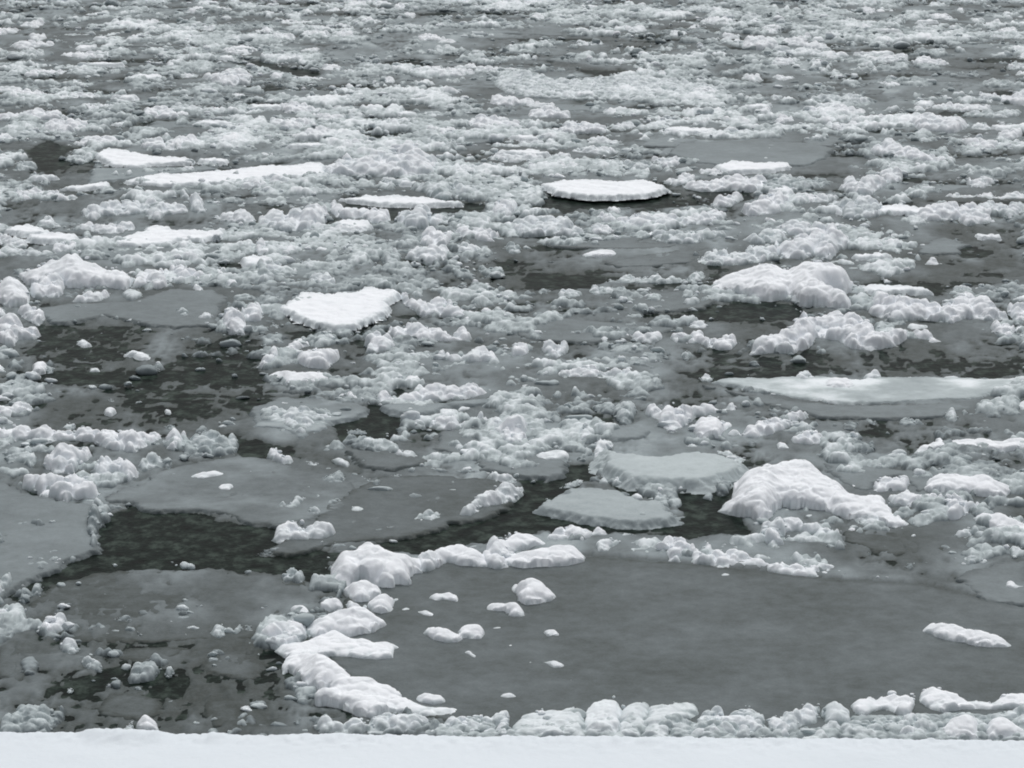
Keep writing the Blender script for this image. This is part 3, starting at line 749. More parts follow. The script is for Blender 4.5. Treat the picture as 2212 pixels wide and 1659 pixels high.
l|01|w.35|400,1500 470,1520 460,1570 400,1570
s|01||-40,1490 0,1485 50,1530 40,1560 -40,1560
f|01|wet0.77 th.04|280,1000 600,960 1100,940 1450,830 1900,830 1960,900 1900,1150 1500,1170 1200,1130 900,1060 600,1130 400,1130|grey floe shelf below the high sloping ridge
g|01|w.45|1500,1080 1520,1010 1580,1000 1640,1040 1690,1070 1600,1110
m|01|w.28|1690,1100 1760,1050 1840,1070 1850,1130 1720,1130
m|01|w.08 cap.4|1920,1200 1930,1060 1960,1000 2040,990 2080,1060 2120,1100 2130,1170 2120,1240 2000,1240|left one of two tall snow balls left of the flat white slab
m|11|w.08 cap.4|-130,1060 -120,1000 -40,980 40,990 60,1050 50,1130 -60,1140 -100,1130|right one of two tall snow balls left of the flat white slab
g|01|w.4|1980,940 2020,900 2120,880 2250,910 2250,960 2050,960
m|01|w.2|1840,690 1890,645 1960,690 1950,740 1870,740
m|01|w.15|1940,800 1980,750 2060,790 2050,830 1960,840
s|01||1220,510 1240,480 1330,470 1440,480 1450,500 1330,510
l|01|w.3|1190,590 1220,530 1290,550 1340,600 1240,610
l|01|w.25|930,580 1040,540 1080,570 1070,610 950,600
l|01|w.35|780,590 800,555 880,560 890,600
l|01|w.3|1370,560 1450,580 1500,520 1600,500 1650,530 1690,590 1600,620 1400,610
w|01|th0.0372|980,440 1000,410 1150,350 1260,340 1270,300 1350,285 1440,295 1500,330 1700,320 1800,340 1960,310 1940,380 1900,400 1700,400 1560,410 1460,440 1200,450|flat ragged white floe left of centre in the upper middle
w|01|th0.0434|220,390 240,370 400,355 660,360 690,400 750,420 830,460 700,460 650,430 560,420 430,430 300,410|narrow flat white floe near the left edge in the upper middle
m|01|w.12|440,520 470,440 680,420 700,460 640,530 480,540
l|01|w.15|-60,360 0,350 40,370 120,400 200,400 240,450 230,490 100,500 0,460 -60,460
m|01|w.22|270,300 350,250 410,195 450,230 490,270 560,300 530,315 330,310|little pyramid of grey-white ice near the left edge
l|01|w.35|580,270 700,260 700,290 600,300
s|01||975,270 1000,255 1030,270 1010,290
m|01|w.2|700,160 850,120 900,110 1030,100 1060,70 1200,70 1250,90 1330,75 1440,90 1530,110 1560,130 1640,150 1640,190 1560,200 1420,220 1380,250 1280,240 1250,200 1100,220 900,220 800,260 710,220|long pale heap behind the flat ragged white floe
m|01|w.25|1540,60 1560,10 1600,0 1700,10 1750,60 1770,140 1810,190 1700,200 1650,170 1640,90 1600,60|upright arch-shaped lump above the flat ragged white floe
l|01|w.15|1780,125 1870,100 1980,110 1970,130 1800,135
l|01|w.12|2020,120 2120,85 2140,125 2060,130
m|01|w.15|1830,210 1950,190 2020,170 2120,160 2211,240 2200,280 1960,270 1840,240
m|01|w.15|80,20 200,-10 500,-10 600,40 700,40 660,85 500,90 400,60 200,80
w|11|th0.0806 tilt|150,1010 250,940 410,865 600,880 860,860 940,825 1000,820 1080,845 1240,855 1250,890 1180,960 1080,1040 970,1110 860,1155 700,1160 500,1140 300,1080 280,1050|big flat bright white slab left of the centre
m|11|w.1|1250,880 1310,870 1340,930 1480,950 1580,930 1700,960 1740,1010 1860,1030 1920,1100 1820,1120 1560,1080 1450,1090 1350,1040 1260,980|pale lumpy ridge trailing right from the big flat white slab
m|11|w.03|1120,1230 1160,1160 1260,1165 1340,1130 1440,1140 1480,1180 1600,1190 1680,1240 1830,1180 1830,1240 1900,1270 1800,1300 1600,1300 1400,1320 1340,1270 1200,1280|white rounded heap below and right of the big flat white slab
m|11|w.12|940,1270 1000,1230 1110,1240 1210,1290 1210,1350 1130,1390 940,1400 980,1300
m|11|w.05|640,190 640,100 690,60 740,90 770,160 860,180 920,150 1050,130 1160,200 1170,250 1100,290 1000,280 950,240 760,240 680,220|white heap with a tall round knob in the upper middle
w|11|th0.0434|650,260 760,240 960,240 995,300 900,300 720,290
m|11|w.15|30,230 60,200 110,190 200,115 230,170 400,150 500,120 560,140 580,85 610,150 640,230 590,290 450,360 340,350 200,350 110,330 0,310
w|11|th0.031|710,60 850,50 960,30 1080,40 1220,25 1500,45 1700,75 1830,100 1600,105 1350,100 1080,105 1000,95 900,75|long thin pointed white floe in the upper middle
m|11|w.22|1210,280 1230,180 1260,170 1340,150 1380,110 1460,110 1530,160 1520,200 1480,270 1510,330 1400,340 1290,330|upright grey-white lump below the long thin pointed floe
w|11|th0.0372|1700,280 1760,265 1870,275 1870,310 1720,305
s|11|w.04 lump.5|2020,180 2060,110 2060,60 2110,70 2250,90 2260,150 2240,210 2140,250 2080,220
m|11|w.12|1890,250 1940,205 2000,205 2060,260 2000,300
m|11|w.06|1410,450 1430,380 1500,330 1750,340 1960,310 2060,340 2140,380 2000,400 2090,450 1960,440 1850,410 1700,410 1650,480 1500,490|broad white heap above the centre
m|11|w.18|1280,580 1330,500 1410,470 1640,470 1690,530 1640,600 1500,640 1400,600
s|11||500,510 540,470 640,490 740,480 760,515 620,520
l|11|w.35|1060,580 1130,530 1210,490 1260,560 1240,630 1130,660
l|11|w.4|570,640 640,570 700,610 860,570 1030,600 1000,650 830,650 780,700 700,670
l|11|w.32|380,600 450,590 540,620 560,680 470,690 390,660
l|11|w.3|0,620 130,600 250,640 370,690 340,760 200,760 100,820 0,810
m|11|w.28|430,780 510,700 620,700 690,770 690,830 560,820
m|11|w.2|0,400 60,390 110,450 220,480 380,460 380,520 250,560 0,570
l|11|w.4|730,800 880,790 870,830 760,830
l|11|w.35|1740,790 1820,780 1830,820 1760,820
g|11|w.4|1900,680 1930,630 2000,650 2140,660 2150,740 2000,750
l|11|w.32|2110,490 2211,450 2290,480 2300,540 2200,560
m|11|w.1|210,1390 330,1290 380,1250 450,1290 480,1350 400,1370 280,1420
m|11|w.04|350,1420 410,1380 500,1370 520,1310 640,1370 720,1400 730,1460 600,1540 460,1540 350,1500|white heap at the upper right of the open dark water
m|11|w.15|0,1520 80,1440 110,1370 170,1360 200,1400 180,1490 90,1550|tilted grey-white lump at the edge of the open dark water
s|11|lump.4|50,1630 120,1580 220,1540 360,1560 600,1550 640,1610 640,1659 500,1680 250,1680 200,1640|flat-topped white heap at the right shore of the open dark water
m|11|w.12|-30,1000 0,980 40,1000 70,1060 60,1110 0,1120
l|11|w.25|100,1170 150,1130 210,1160 190,1200
s|11||1260,1660 1310,1590 1390,1590 1440,1640 1350,1690
m|11|w.15|1550,1400 1620,1370 1700,1430 1820,1420 1900,1330 2000,1340 2060,1410 2130,1480 2000,1490 1700,1490 1580,1450|pale pointed heap just above the row of big rounded lumps
l|11|w.3|1200,1400 1500,1400 1550,1460 1300,1480
m|11|w.1|2040,1310 2080,1280 2110,1310 2070,1330
m|11|w.15|2030,1020 2090,990 2170,1040 2100,1055
m|11|w.15|2050,1170 2120,1150 2130,1180 2080,1190
m|11|w.12|2110,960 2180,870 2195,930 2160,960
m|11|w.2|1840,990 1930,950 1950,990 1880,1010
s|21||600,545 680,510 760,500 860,500 920,545 880,570 780,580 700,570 620,575|small bright white cake of snow in open grey water above the centre
l|21|w.35|200,870 260,840 340,840 350,880 250,900
l|21|w.25|380,880 420,840 500,850 560,850 620,880 600,920 480,940 400,920
l|21|w.25|640,870 700,810 780,820 840,830 980,810 990,850 870,880 720,900
l|21|w.25|800,790 850,740 900,760 1000,710 1080,740 1190,730 1250,690 1310,760 1390,720 1500,760 1560,700 1640,680 1680,740 1600,790 1400,790 1200,800 1000,790|long string of pale lumps left of the wide white drift
l|21|w.2|1570,620 1620,560 1720,540 1740,480 1790,520 1860,490 1880,540 2000,530 2050,460 2211,470 2300,520 2300,600 2000,640 1750,640
m|31|w.16 cap.35|30,520 60,440 130,440 200,400 330,380 360,300 480,280 580,300 620,380 700,430 730,490 620,520 540,600 400,560 300,600 130,580|big dome of grey-white rubble behind the wide white drift
s|31|lump.25 cap.4|-580,890 -570,860 -500,850 -480,800 -400,740 -200,680 -60,630 100,650 150,680 300,610 450,600 600,640 690,690 800,770 740,790 600,790 490,800 480,850 600,890 700,960 730,1030 600,1030 500,1000 300,1000 200,930 0,950 -150,930 -280,890 -450,870|wide white snow drift over dark water at the upper right
m|31|w.04 cap.4|850,1040 900,980 900,900 1010,870 1060,900 1150,895 1260,950 1400,960 1550,950 1600,880 1720,870 1830,930 1900,920 2000,1020 2120,1110 1900,1130 1720,1100 1600,1150 1450,1120 1300,1110 1080,1150 1030,1100 880,1070|saddle-shaped white ridge right of the wide white drift
m|31|w.03 lump.7 cap.4|-190,1420 -140,1350 0,1240 90,1220 160,1210 220,1110 280,1045 340,1040 400,1100 500,1040 600,1040 700,1060 820,1070 880,1130 970,1150 900,1180 960,1220 1180,1210 1400,1240 1550,1300 1400,1310 1200,1260 1100,1330 1200,1330 1050,1350 900,1380 720,1360 600,1300 420,1270 360,1350 200,1400 0,1400|long ragged white ridge above the very long flat floe
s|31|w.08|1190,1190 1220,1140 1380,1150 1390,1190 1250,1210
w|31|th0.0372|780,830 900,790 1170,800 1400,840 1410,860 1200,855 900,860
l|31|w.2|1510,890 1590,850 1600,810 1700,820 1820,850 1750,880
m|31|w.04|1900,1190 1980,1130 2060,1140 2100,1170 2260,1150 2260,1200 2130,1220 2110,1280 2020,1280|white blot-shaped snow heap at the right edge
m|31|w.08|2060,1000 2100,970 2211,990 2280,1000 2280,1130 2150,1140 2070,1060
w|31|th0.0248|2100,910 2200,880 2280,890 2280,915
m|31|w.15|1240,660 1360,620 1400,580 1450,600 1550,640 1400,650
l|31|w.25|890,660 960,630 1010,680 1060,640 1120,680 1080,710 920,710
m|31|w.15|840,500 880,455 915,490 880,530
m|31|w.2|940,520 980,490 1010,530 960,550
m|31|w.12|1020,410 1060,360 1110,360 1150,390 1080,410
w|31|th0.0434|840,160 940,120 1110,115 1180,115 1500,160 1400,185 1200,190 1000,170|flat white floe with a small peak in the upper right
m|31|w.05|1100,130 1145,65 1190,130
m|31|w.12|1620,240 1700,200 1830,185 1990,260 1900,280 1700,300|pale whale-backed heap in the upper right
l|31|w.2|1720,140 1900,90 2050,110 2211,100 2260,150 2100,250 1900,180
w|31|th0.0248|1790,360 2010,370 2020,395 1820,385
w|31|th0.0372|750,30 900,30 900,50 760,50
m|31|w.1|1200,20 1500,40 1640,10 1700,30 1850,20 1920,0 1980,40 2100,0 2260,30 2260,70 1900,70 1500,60
w|31|th0.0496|470,120 560,120 650,160 700,190 620,170
w|31|th0.031|480,270 600,270 720,290 600,300
l|31|w.3|530,220 700,180 760,180 740,220 600,235
m|21|w.1|1510,1160 1560,1120 1650,1120 1700,1160 1680,1195 1530,1185|oval white lump left of the long ragged white ridge
m|21|w.05 lump.5|1350,1270 1390,1240 1540,1240 1600,1205 1650,1220 1670,1270 1760,1270 1850,1240 1930,1260 1950,1320 1900,1370 1780,1370 1600,1320 1400,1320|smooth-backed white heap left of the long ragged ridge
m|21|w.05|930,1240 990,1220 1040,1240 1100,1205 1150,1250 1220,1205 1300,1230 1310,1290 1200,1310 1080,1300|three rounded white knobs in a row right of centre
m|21|w.1|930,1360 1000,1310 1140,1340 1130,1380
s|21||710,1210 770,1185 830,1210 800,1240
s|21||740,1280 800,1250 860,1280 800,1310
m|21|w.1|160,1240 200,1220 230,1245 195,1255
m|21|w.1|490,1200 520,1185 550,1210 515,1222
m|21|w.12|250,1380 280,1290 340,1285 380,1330 430,1290 500,1330 480,1390 390,1450 300,1420
m|21|w.15|0,1320 70,1300 150,1350 150,1420 0,1440
m|21|w.12|370,1570 420,1535 500,1530 620,1540 700,1510 780,1560 900,1560 960,1520 1080,1600 1000,1620 800,1630 600,1620 420,1620|white lumpy ridge just right of the centre
l|21|w.3|1440,1420 1510,1370 1580,1410 1500,1470
l|21|w.3|870,1470 890,1440 930,1410 980,1460 960,1490
g|21|w.4|720,1050 820,1020 850,1060 750,1080
g|21|w.42|870,1090 910,1030 960,1080 1000,1050 1130,1060 1140,1110 1000,1110
m|21|w.1|630,990 680,1010 685,1040 650,1030
s|21||1150,400 1160,370 1210,340 1280,390 1200,405|little white pyramid of snow on grey water above the centre
m|21|w.1|1430,420 1470,395 1510,430 1465,436
m|21|w.25|250,450 290,400 320,420 310,470
m|21|w.12|810,170 830,135 930,130 950,190 880,210
s|21||30,240 100,200 200,175 260,175 300,200 200,220 100,250
m|21|w.08|470,320 540,290 610,320 520,340
m|21|w.12|650,260 780,200 900,230 1000,220 1080,180 1180,220 1250,190 1360,200 1480,240 1600,200 1750,150 1860,190 1830,260 1600,300 1300,310 1100,340 850,290|long low white rubble ridge in the upper right middle
l|21|w.22|0,260 200,230 420,220 540,270 480,330 600,340 700,400 500,400 300,380 100,400 0,360
m|21|w.1|1700,110 1800,30 1950,0 2010,60 1900,130 1750,140
m|21|w.04|1940,160 2050,130 2100,50 2211,0 2350,0 2400,100 2300,200 2050,220|tall white heap at the right of the upper middle
w|21|th0.0868|280,-60 400,-110 600,-112 900,-100 1200,-90 1380,-30 1250,5 900,45 500,20 350,0|thick flat white cake of ice with a dark underside in the upper right middle
f|21|wet0.81 th.03|1000,560 1400,500 1680,480 1560,600 1200,640 900,640 750,600
f|21|wet0.79 th.03|900,960 1000,880 1400,850 1800,870 1700,1000 1300,1040 950,1030
f|21|wet0.77 th.03|0,1080 400,1070 900,1120 1400,1170 1300,1230 700,1300 200,1280 0,1200
f|SKY|wet0.73 th.05|1440,330 1470,308 1600,302 1760,308 1805,320 1790,338 1740,356 1600,358 1500,350|smooth grey floe without snow in the upper right
w|SKY|th0.0372|200,330 225,322 265,324 330,336 410,341 413,350 330,353 290,360 240,352|flat white tongue of snow in the upper left
w|SKY|th0.0372|265,392 330,378 440,372 540,362 600,356 700,352 705,376 620,384 560,392 440,397 340,398|long flat white floe in the upper left
w|SKY|th0.0248|120,408 150,402 235,391 236,402 170,409
f|SKY|wet0.65 th.04|180,400 200,362 300,362 450,356 480,364 330,380 230,392
m|SKY|w.15|695,372 720,352 745,330 770,345 830,322 895,300 912,330 950,355 935,380 880,385 760,384 715,386|pale tilted slab piled with rubble in the upper left middle
m|SKY|w.2|700,306 760,290 840,273 900,268 950,262 948,272 880,280 800,288 730,300
w|SKY|th0.0434|1540,358 1580,348 1640,350 1705,352 1708,362 1640,368 1570,370
m|SKY|w.1|1895,388 1905,370 1930,365 1950,378 1948,395 1920,400|round white ball of snow in the upper right
m|SKY|w.1|1870,330 1920,300 1950,320 2000,330 2060,350 2020,358 1930,345|white ridge sloping down to the right in the upper right
m|SKY|w.1|1940,262 2000,250 2060,252 2100,275 2060,290 1990,285
m|SKY|w.40 sh.2|1060,180 1120,150 1200,172 1300,170 1400,165 1560,190 1600,210 1500,225 1300,220 1150,215 1090,205|broad bright drift of rubble at the top centre
m|SKY|w.12|430,170 470,158 520,150 545,165 540,185 480,190
m|SKY|w.12|1480,205 1500,190 1540,192 1560,205 1520,215
m|SKY|w.12|1610,85 1640,78 1670,90 1690,104 1640,112 1600,104
"""
TILE = {'c': (0, 553, 1106, 1659), 'r': (0, 415, 830, 1244)}
# dark open leads: (survey polygons), nothing fine floats there except a little slush
LEADS = [[(270,1100),(400,1105),(520,1130),(600,1135),(590,1160),(640,1190),(700,1195),(690,1250),(560,1235),(300,1225),(120,1260),(0,1310),(100,1240),(200,1200),(230,1130)],
 [(750,1190),(900,1165),(1050,1110),(1130,1060),(1200,1010),(1290,1010),(1180,1080),(1200,1110),(1400,1135),(1490,1120),(1470,1060),(1590,1050),(1560,1100),(1640,1150),(1630,1165),(1300,1165),(1180,1145),(1060,1165),(940,1195),(800,1180)],
 [(1590,655),(1700,664),(1740,686),(1600,690),(1380,692),(1370,684),(1560,678)],
 [(470,930),(700,990),(800,1020),(1240,1030),(1200,1050),(1000,1020),(780,1030),(640,980),(560,1000),(460,950)],
 [(715,915),(800,880),(870,890),(850,940),(740,950)],
 [(1180,440),(1180,425),(1480,428),(1420,450),(1200,452)],
 [(740,440),(1030,440),(1040,460),(860,470),(740,455)],
 [(60,330),(100,300),(150,320),(130,360),(80,370)],
 [(1240,150),(1340,148),(1380,158),(1300,168)],
 [(530,130),(700,160),(690,172),(560,150)],
 [(1130,600),(1300,590),(1290,620),(1150,620)]]
POOLS = [[(80,700),(280,700),(460,715),(560,740),(570,850),(510,910),(380,935),(150,930),(60,900),(100,880),(130,800),(40,760)],
 [(1500,765),(2212,740),(2212,812),(1900,815),(1550,812)],
 [(1560,690),(1770,695),(1640,745),(1560,765),(1490,720)],
 [(1990,490),(2212,480),(2212,600),(2100,620),(1950,620)],
 [(1880,900),(2030,900),(2000,985),(1860,980)],
 [(0,1390),(150,1385),(600,1385),(640,1560),(620,1600),(0,1600)],
 [(1820,1215),(1960,1270),(2212,1310),(2080,1250),(2050,1190),(1900,1150),(1820,1150)],
 [(1120,540),(1640,520),(1600,600),(1300,640),(1100,640)],
 [(0,440),(740,455),(700,480),(0,500)],
 [(1450,360),(1850,340),(1850,420),(1750,410),(1700,380)]]
OPEN_N = 2
RIM_SLUSH = [(1250,1150),(1640,1150),(1840,1215),(2000,1262),(2100,1300),(1800,1275),(1500,1235),(1250,1215)]
# ---------------------------------------------------------------- the setting
def tag(o, label=None, cat=None, group=None, kind=None):
    if label: o['label'] = label
    if cat: o['category'] = cat
    if group: o['group'] = group
    if kind: o['kind'] = kind
    return o
mb = MB()
S = 4000.0
mb.add(np.array([[-S, 2.0, 0], [S, 2.0, 0], [S, S, 0], [-S, S, 0]], float), np.ones(4), f4=[[0, 1, 2, 3]])
tag(mb.build('water', WATER, origin=(0, 0, 0)), kind='structure')

def build_bank():
    # snow-covered bank top that ends in a rounded lip above the river
    xs = np.concatenate([-np.geomspace(60, 1.25, 60), np.arange(-1.2, 1.2, 0.0035), np.geomspace(1.25, 60, 60)])
    ex, ey, _ = unproj(np.array([0.0, W0]), np.array([1573.0, 1589.0]), BANK_Z)
    sl = (ey[1] - ey[0]) / (ex[1] - ex[0])
    edge = ey[0] + (xs - ex[0]) * sl
    # along the profile: distance back from the lip and drop
    back = np.concatenate([np.geomspace(34, 0.5, 24), np.arange(0.49, 0.03, -0.006)])
    a = np.linspace(0, math.pi / 2, 9)
    R = 0.022
    down = np.array([0.05, 0.1, 0.2, 0.5, 1.2, 3.0, 6.0, 7.4])
    by = np.concatenate([-back, -R + R * np.sin(a), 0.004 * np.ones(len(down))])
    bz = np.concatenate([0 * back, -R + R * np.cos(a), -R - down])
    X = np.repeat(xs[None], len(by), 0); Y = edge[None] + by[:, None]; Z = BANK_Z + np.repeat(bz[:, None], len(xs), 1)
    lip = np.exp(-((by[:, None] + 0.02) / 0.05) ** 2)
    crumb = np.maximum(fbm(X * 45, Y * 45, 0, 4, 61), 0) * 0.005 + 0.0022 * fbm(X * 160, Y * 160, 0, 2, 62)
    hump = 0.008 * sstep(X, -0.66, -0.62) * (1 - sstep(X, -0.54, -0.50)) + 0.005 * sstep(X, -0.46, -0.45) * (1 - sstep(X, -0.44, -0.42))
    Z = Z + lip * (crumb + hump * np.exp(-((by[:, None] + 0.03) / 0.03) ** 2) + 0.003 * fbm(X * 5, Y * 5, 0, 3, 60))
    Z = Z + (1 - lip) * (0.004 * fbm(X * 6, Y * 6, 0, 4, 63)) * (by[:, None] < -0.01)
    Y = Y + 0.0015 * fbm(X * 60, Z * 8, 0, 3, 64) * (by[:, None] > -0.03)
    m = MB()
    height_sheet(m, X, Y, Z, np.ones(X.shape, bool), np.zeros(X.shape))
    o = m.build('ground', BANK, origin=(0, 0, 0))
    o.data.flip_normals()
    tag(o, kind='structure')
build_bank()

# ---------------------------------------------------------------- things that were surveyed one by one
import re
def parse_poly(s, tl):
    out = []
    for part in s.split(';'):
        P = []
        for q in part.split():
            a, b = q.split(','); a = float(a); b = float(b)
            if tl in ('PAN', 'SKY'): P.append((a, b))
            else: P.append((TILE['c'][int(tl[COLI])] + a / 4, TILE['r'][int(tl[1 - COLI])] + b / 4))
        out.append(P)
    return out
COLI = 0
THINGS = []
for line in SURVEY.strip().splitlines():
    p = line.split('|')
    kind, tl, opts, pts = p[0], p[1], p[2], p[3]
    lab = p[4].strip() if len(p) > 4 else ''
    o = {}
    for k, v in re.findall(r'([a-z]+)(\d*\.?\d*)', opts): o[k] = float(v) if v else 1.0
    THINGS.append(dict(kind=kind, polys=parse_poly(pts, tl), o=o, lab=lab))

# smaller heaps and floes of the far river, each a thing of its own
r2 = np.random.default_rng(31)
taken = [t['polys'][0] for t in THINGS]
def is_free(x, y, w, h):
    q = np.array([[x, y], [x - w * .35, y], [x + w * .35, y], [x, y - h * .3], [x, y + h * .3]])
    for P in taken:
        if inside(q[:, 0], q[:, 1], P).any(): return False
    for P in LEADS:
        if inside(q[:, 0], q[:, 1], P).any(): return False
    for P in POOLS:
        if inside(q[:1, 0], q[:1, 1], P).any() and r2.random() < 0.8: return False
    return True
def ragged(x, y, w, h, flat):
    n = 22; P = []
    ph = r2.uniform(0, 6.28, 5)
    for i in range(n):
        a = 2 * math.pi * i / n
        rr = 1 + 0.16 * math.sin(2 * a + ph[0]) + 0.14 * math.sin(3 * a + ph[1]) + 0.10 * math.sin(5 * a + ph[2]) + 0.07 * r2.normal()
        yy = math.sin(a)
        if not flat: yy = yy if yy < 0 else yy * 0.7
        P.append((x + w / 2 * rr * math.cos(a), y + h / 2 * rr * yy))
    return P
nfar = 0; tries = 0
while nfar < 300 and tries < 12000:
    tries += 1
    y = 8 + 560 * r2.random() ** 1.25
    x = r2.uniform(-10, W0 + 10)
    s = 0.55 + y / 420
    u = r2.random()
    if u < 0.16:
        k, w, h = 'f', r2.uniform(60, 190) * s, r2.uniform(9, 20) * s
        o = dict(wet=r2.uniform(.66, .82), th=.03)
    elif u < 0.26:
        k, w, h = 'w', r2.uniform(28, 90) * s, r2.uniform(4.5, 9) * s; o = dict(th=.05)
    else:
        w = r2.uniform(30, 130) * s; h = min(w * .45, r2.uniform(12, 30) * s)
        k = 'm' if r2.random() < .72 else 'l'
        o = dict(w=(r2.uniform(.04, .22) if k == 'm' else r2.uniform(.24, .36)), cap=.45, sh=.5)
    if not is_free(x, y, w, h): continue
    P = ragged(x, y, w, h, k in 'fw')
    THINGS.append(dict(kind=k, polys=[P], o=o, lab='')); taken.append(P); nfar += 1

# ---------------------------------------------------------------- names and descriptions
def area(P):
    a = 0
    for i in range(len(P)):
        x0, y0 = P[i]; x1, y1 = P[(i + 1) % len(P)]; a += x0 * y1 - x1 * y0
    return abs(a) / 2
for t in THINGS:
    allp = [p for P in t['polys'] for p in P]
    x0, x1 = min(p[0] for p in allp), max(p[0] for p in allp)
    y0, y1 = min(p[1] for p in allp), max(p[1] for p in allp)
    t['c'] = (np.clip((x0 + x1) / 2, 0, W0), (y0 + y1) / 2); t['box'] = (x0, y0, x1, y1)
    t['area'] = sum(area(P) for P in t['polys'])
    big = t['area'] > 1500
    k = t['kind']; w = t['o'].get('w', 0)
    size = 'tiny' if t['area'] < 250 else 'small' if t['area'] < 1100 else 'mid-sized' if t['area'] < 4500 else 'large'
    long_ = (x1 - x0) > 4.2 * (y1 - y0)
    if k == 's': t['name'], t['cat'], t['look'] = ('snow_heap', 'snow heap', 'smooth white snow heap') if big else ('snow_lump', 'snow lump', 'smooth white snow lump')
    elif k == 'm':
        c = 'white' if w < .09 else 'pale'
        t['name'], t['cat'], t['look'] = ('ice_heap', 'ice heap', c + ' lumpy ice heap') if big else ('ice_lump', 'ice lump', c + ' ice lump')
        if long_ and big: t['look'] = c + ' long lumpy ice ridge'
    elif k in 'lg':
        c = 'grey-white' if k == 'l' else 'soaked grey'
        t['name'], t['cat'], t['look'] = ('brash_heap', 'ice heap', c + ' ice rubble heap') if big else ('ice_chunk', 'ice chunk', c + ' ice chunk')
    elif k == 'f': t['name'], t['cat'], t['look'] = 'ice_floe', 'ice floe', 'flat bare grey floe'
    else: t['name'], t['cat'], t['look'] = 'snowy_floe', 'ice floe', 'flat snow-covered white floe'
    t['phrase'] = size + ' ' + t['look']
CUT = {'on', 'at', 'in', 'of', 'below', 'behind', 'above', 'along', 'just', 'left', 'right', 'between', 'near', 'with',
       'surrounded', 'alone', 'standing', 'afloat', 'over', 'cut', 'trailing', 'against', 'sloping', 'piled', 'touching', 'to', 'from', 'without', 'closest'}
LM = []
cnt = {}
for t in THINGS:
    if t['lab']:
        ws = t['lab'].split(); q = []
        for i, a in enumerate(ws):
            if a in CUT and i > 0: break
            q.append(a)
        t['short'] = ' '.join(q); cnt[t['short']] = cnt.get(t['short'], 0) + 1
for t in THINGS:
    if t['lab'] and cnt[t['short']] == 1 and len(t['short'].split()) >= 3 and t['area'] > 300: LM.append(t)
def relation(t, L):
    x, y = t['c']
    if L['kind'] in 'fw' and any(bool(inside(np.array([x]), np.array([y]), P)[0]) for P in L['polys']): return 'on'
    lx, ly = L['c']
    bx = max(L['box'][0] - x, 0, x - L['box'][2]); by = max(L['box'][1] - y, 0, y - L['box'][3])
    if bx > by * 1.2: return 'left of' if x < lx else 'right of'
    return 'behind' if y < ly else 'in front of'
ORD = ['nearest', 'second nearest', 'third nearest', 'fourth nearest', 'fifth nearest', 'sixth nearest', 'seventh nearest',
       'eighth nearest', 'ninth nearest', 'tenth nearest', 'eleventh nearest', 'twelfth nearest', 'thirteenth nearest', 'fourteenth nearest']
def boxdist(t, L):
    x, y = t['c']
    dx = max(L['box'][0] - x, 0, x - L['box'][2]); dy = max(L['box'][1] - y, 0, y - L['box'][3])
    return math.hypot(dx, dy) + 0.3 * math.hypot(x - L['c'][0], y - L['c'][1])
relc = {}
for i, t in enumerate(THINGS):
    for j, L in enumerate(LM): relc[i, j] = (relation(t, L), boxdist(t, L))
for i, t in enumerate(THINGS):
    if t['lab']: t['label'] = t['lab']; continue
    best = None
    for j in sorted(range(len(LM)), key=lambda j: relc[i, j][1])[:6]:
        rel, d = relc[i, j]
        rk = sum(1 for k, u in enumerate(THINGS) if k != i and not u['lab'] and u['phrase'] == t['phrase'] and relc[k, j][0] == rel and relc[k, j][1] < d)
        score = rk * 60 + d
        if best is None or score < best[0]: best = (score, rk, rel, j)
    _, rk, rel, j = best
    rk = min(rk, len(ORD) - 1)
    if rel == 'on':
        od = ORD[rk].replace(' nearest', '').replace('nearest', 'first')
        t['label'] = '%s %s on the %s, counted from its centre' % (od, t['phrase'], LM[j]['short'])
        t['label'] = t['label'] if len(t['label'].split()) <= 16 else '%s %s on the %s' % (od, t['phrase'], LM[j]['short'])
    else:
        t['label'] = '%s %s %s the %s' % (ORD[rk], t['phrase'], rel, LM[j]['short'])
GROUPS = {'snow_heap': 'smooth snow heaps on the river ice', 'snow_lump': 'small snow lumps on the river ice',
          'ice_heap': 'lumpy ice heaps on the river', 'ice_lump': 'small lumps of pale ice', 'brash_heap': 'heaps of wet ice rubble',
          'ice_chunk': 'chunks of grey ice', 'ice_floe': 'bare ice floes', 'snowy_floe': 'snow-covered flat floes'}

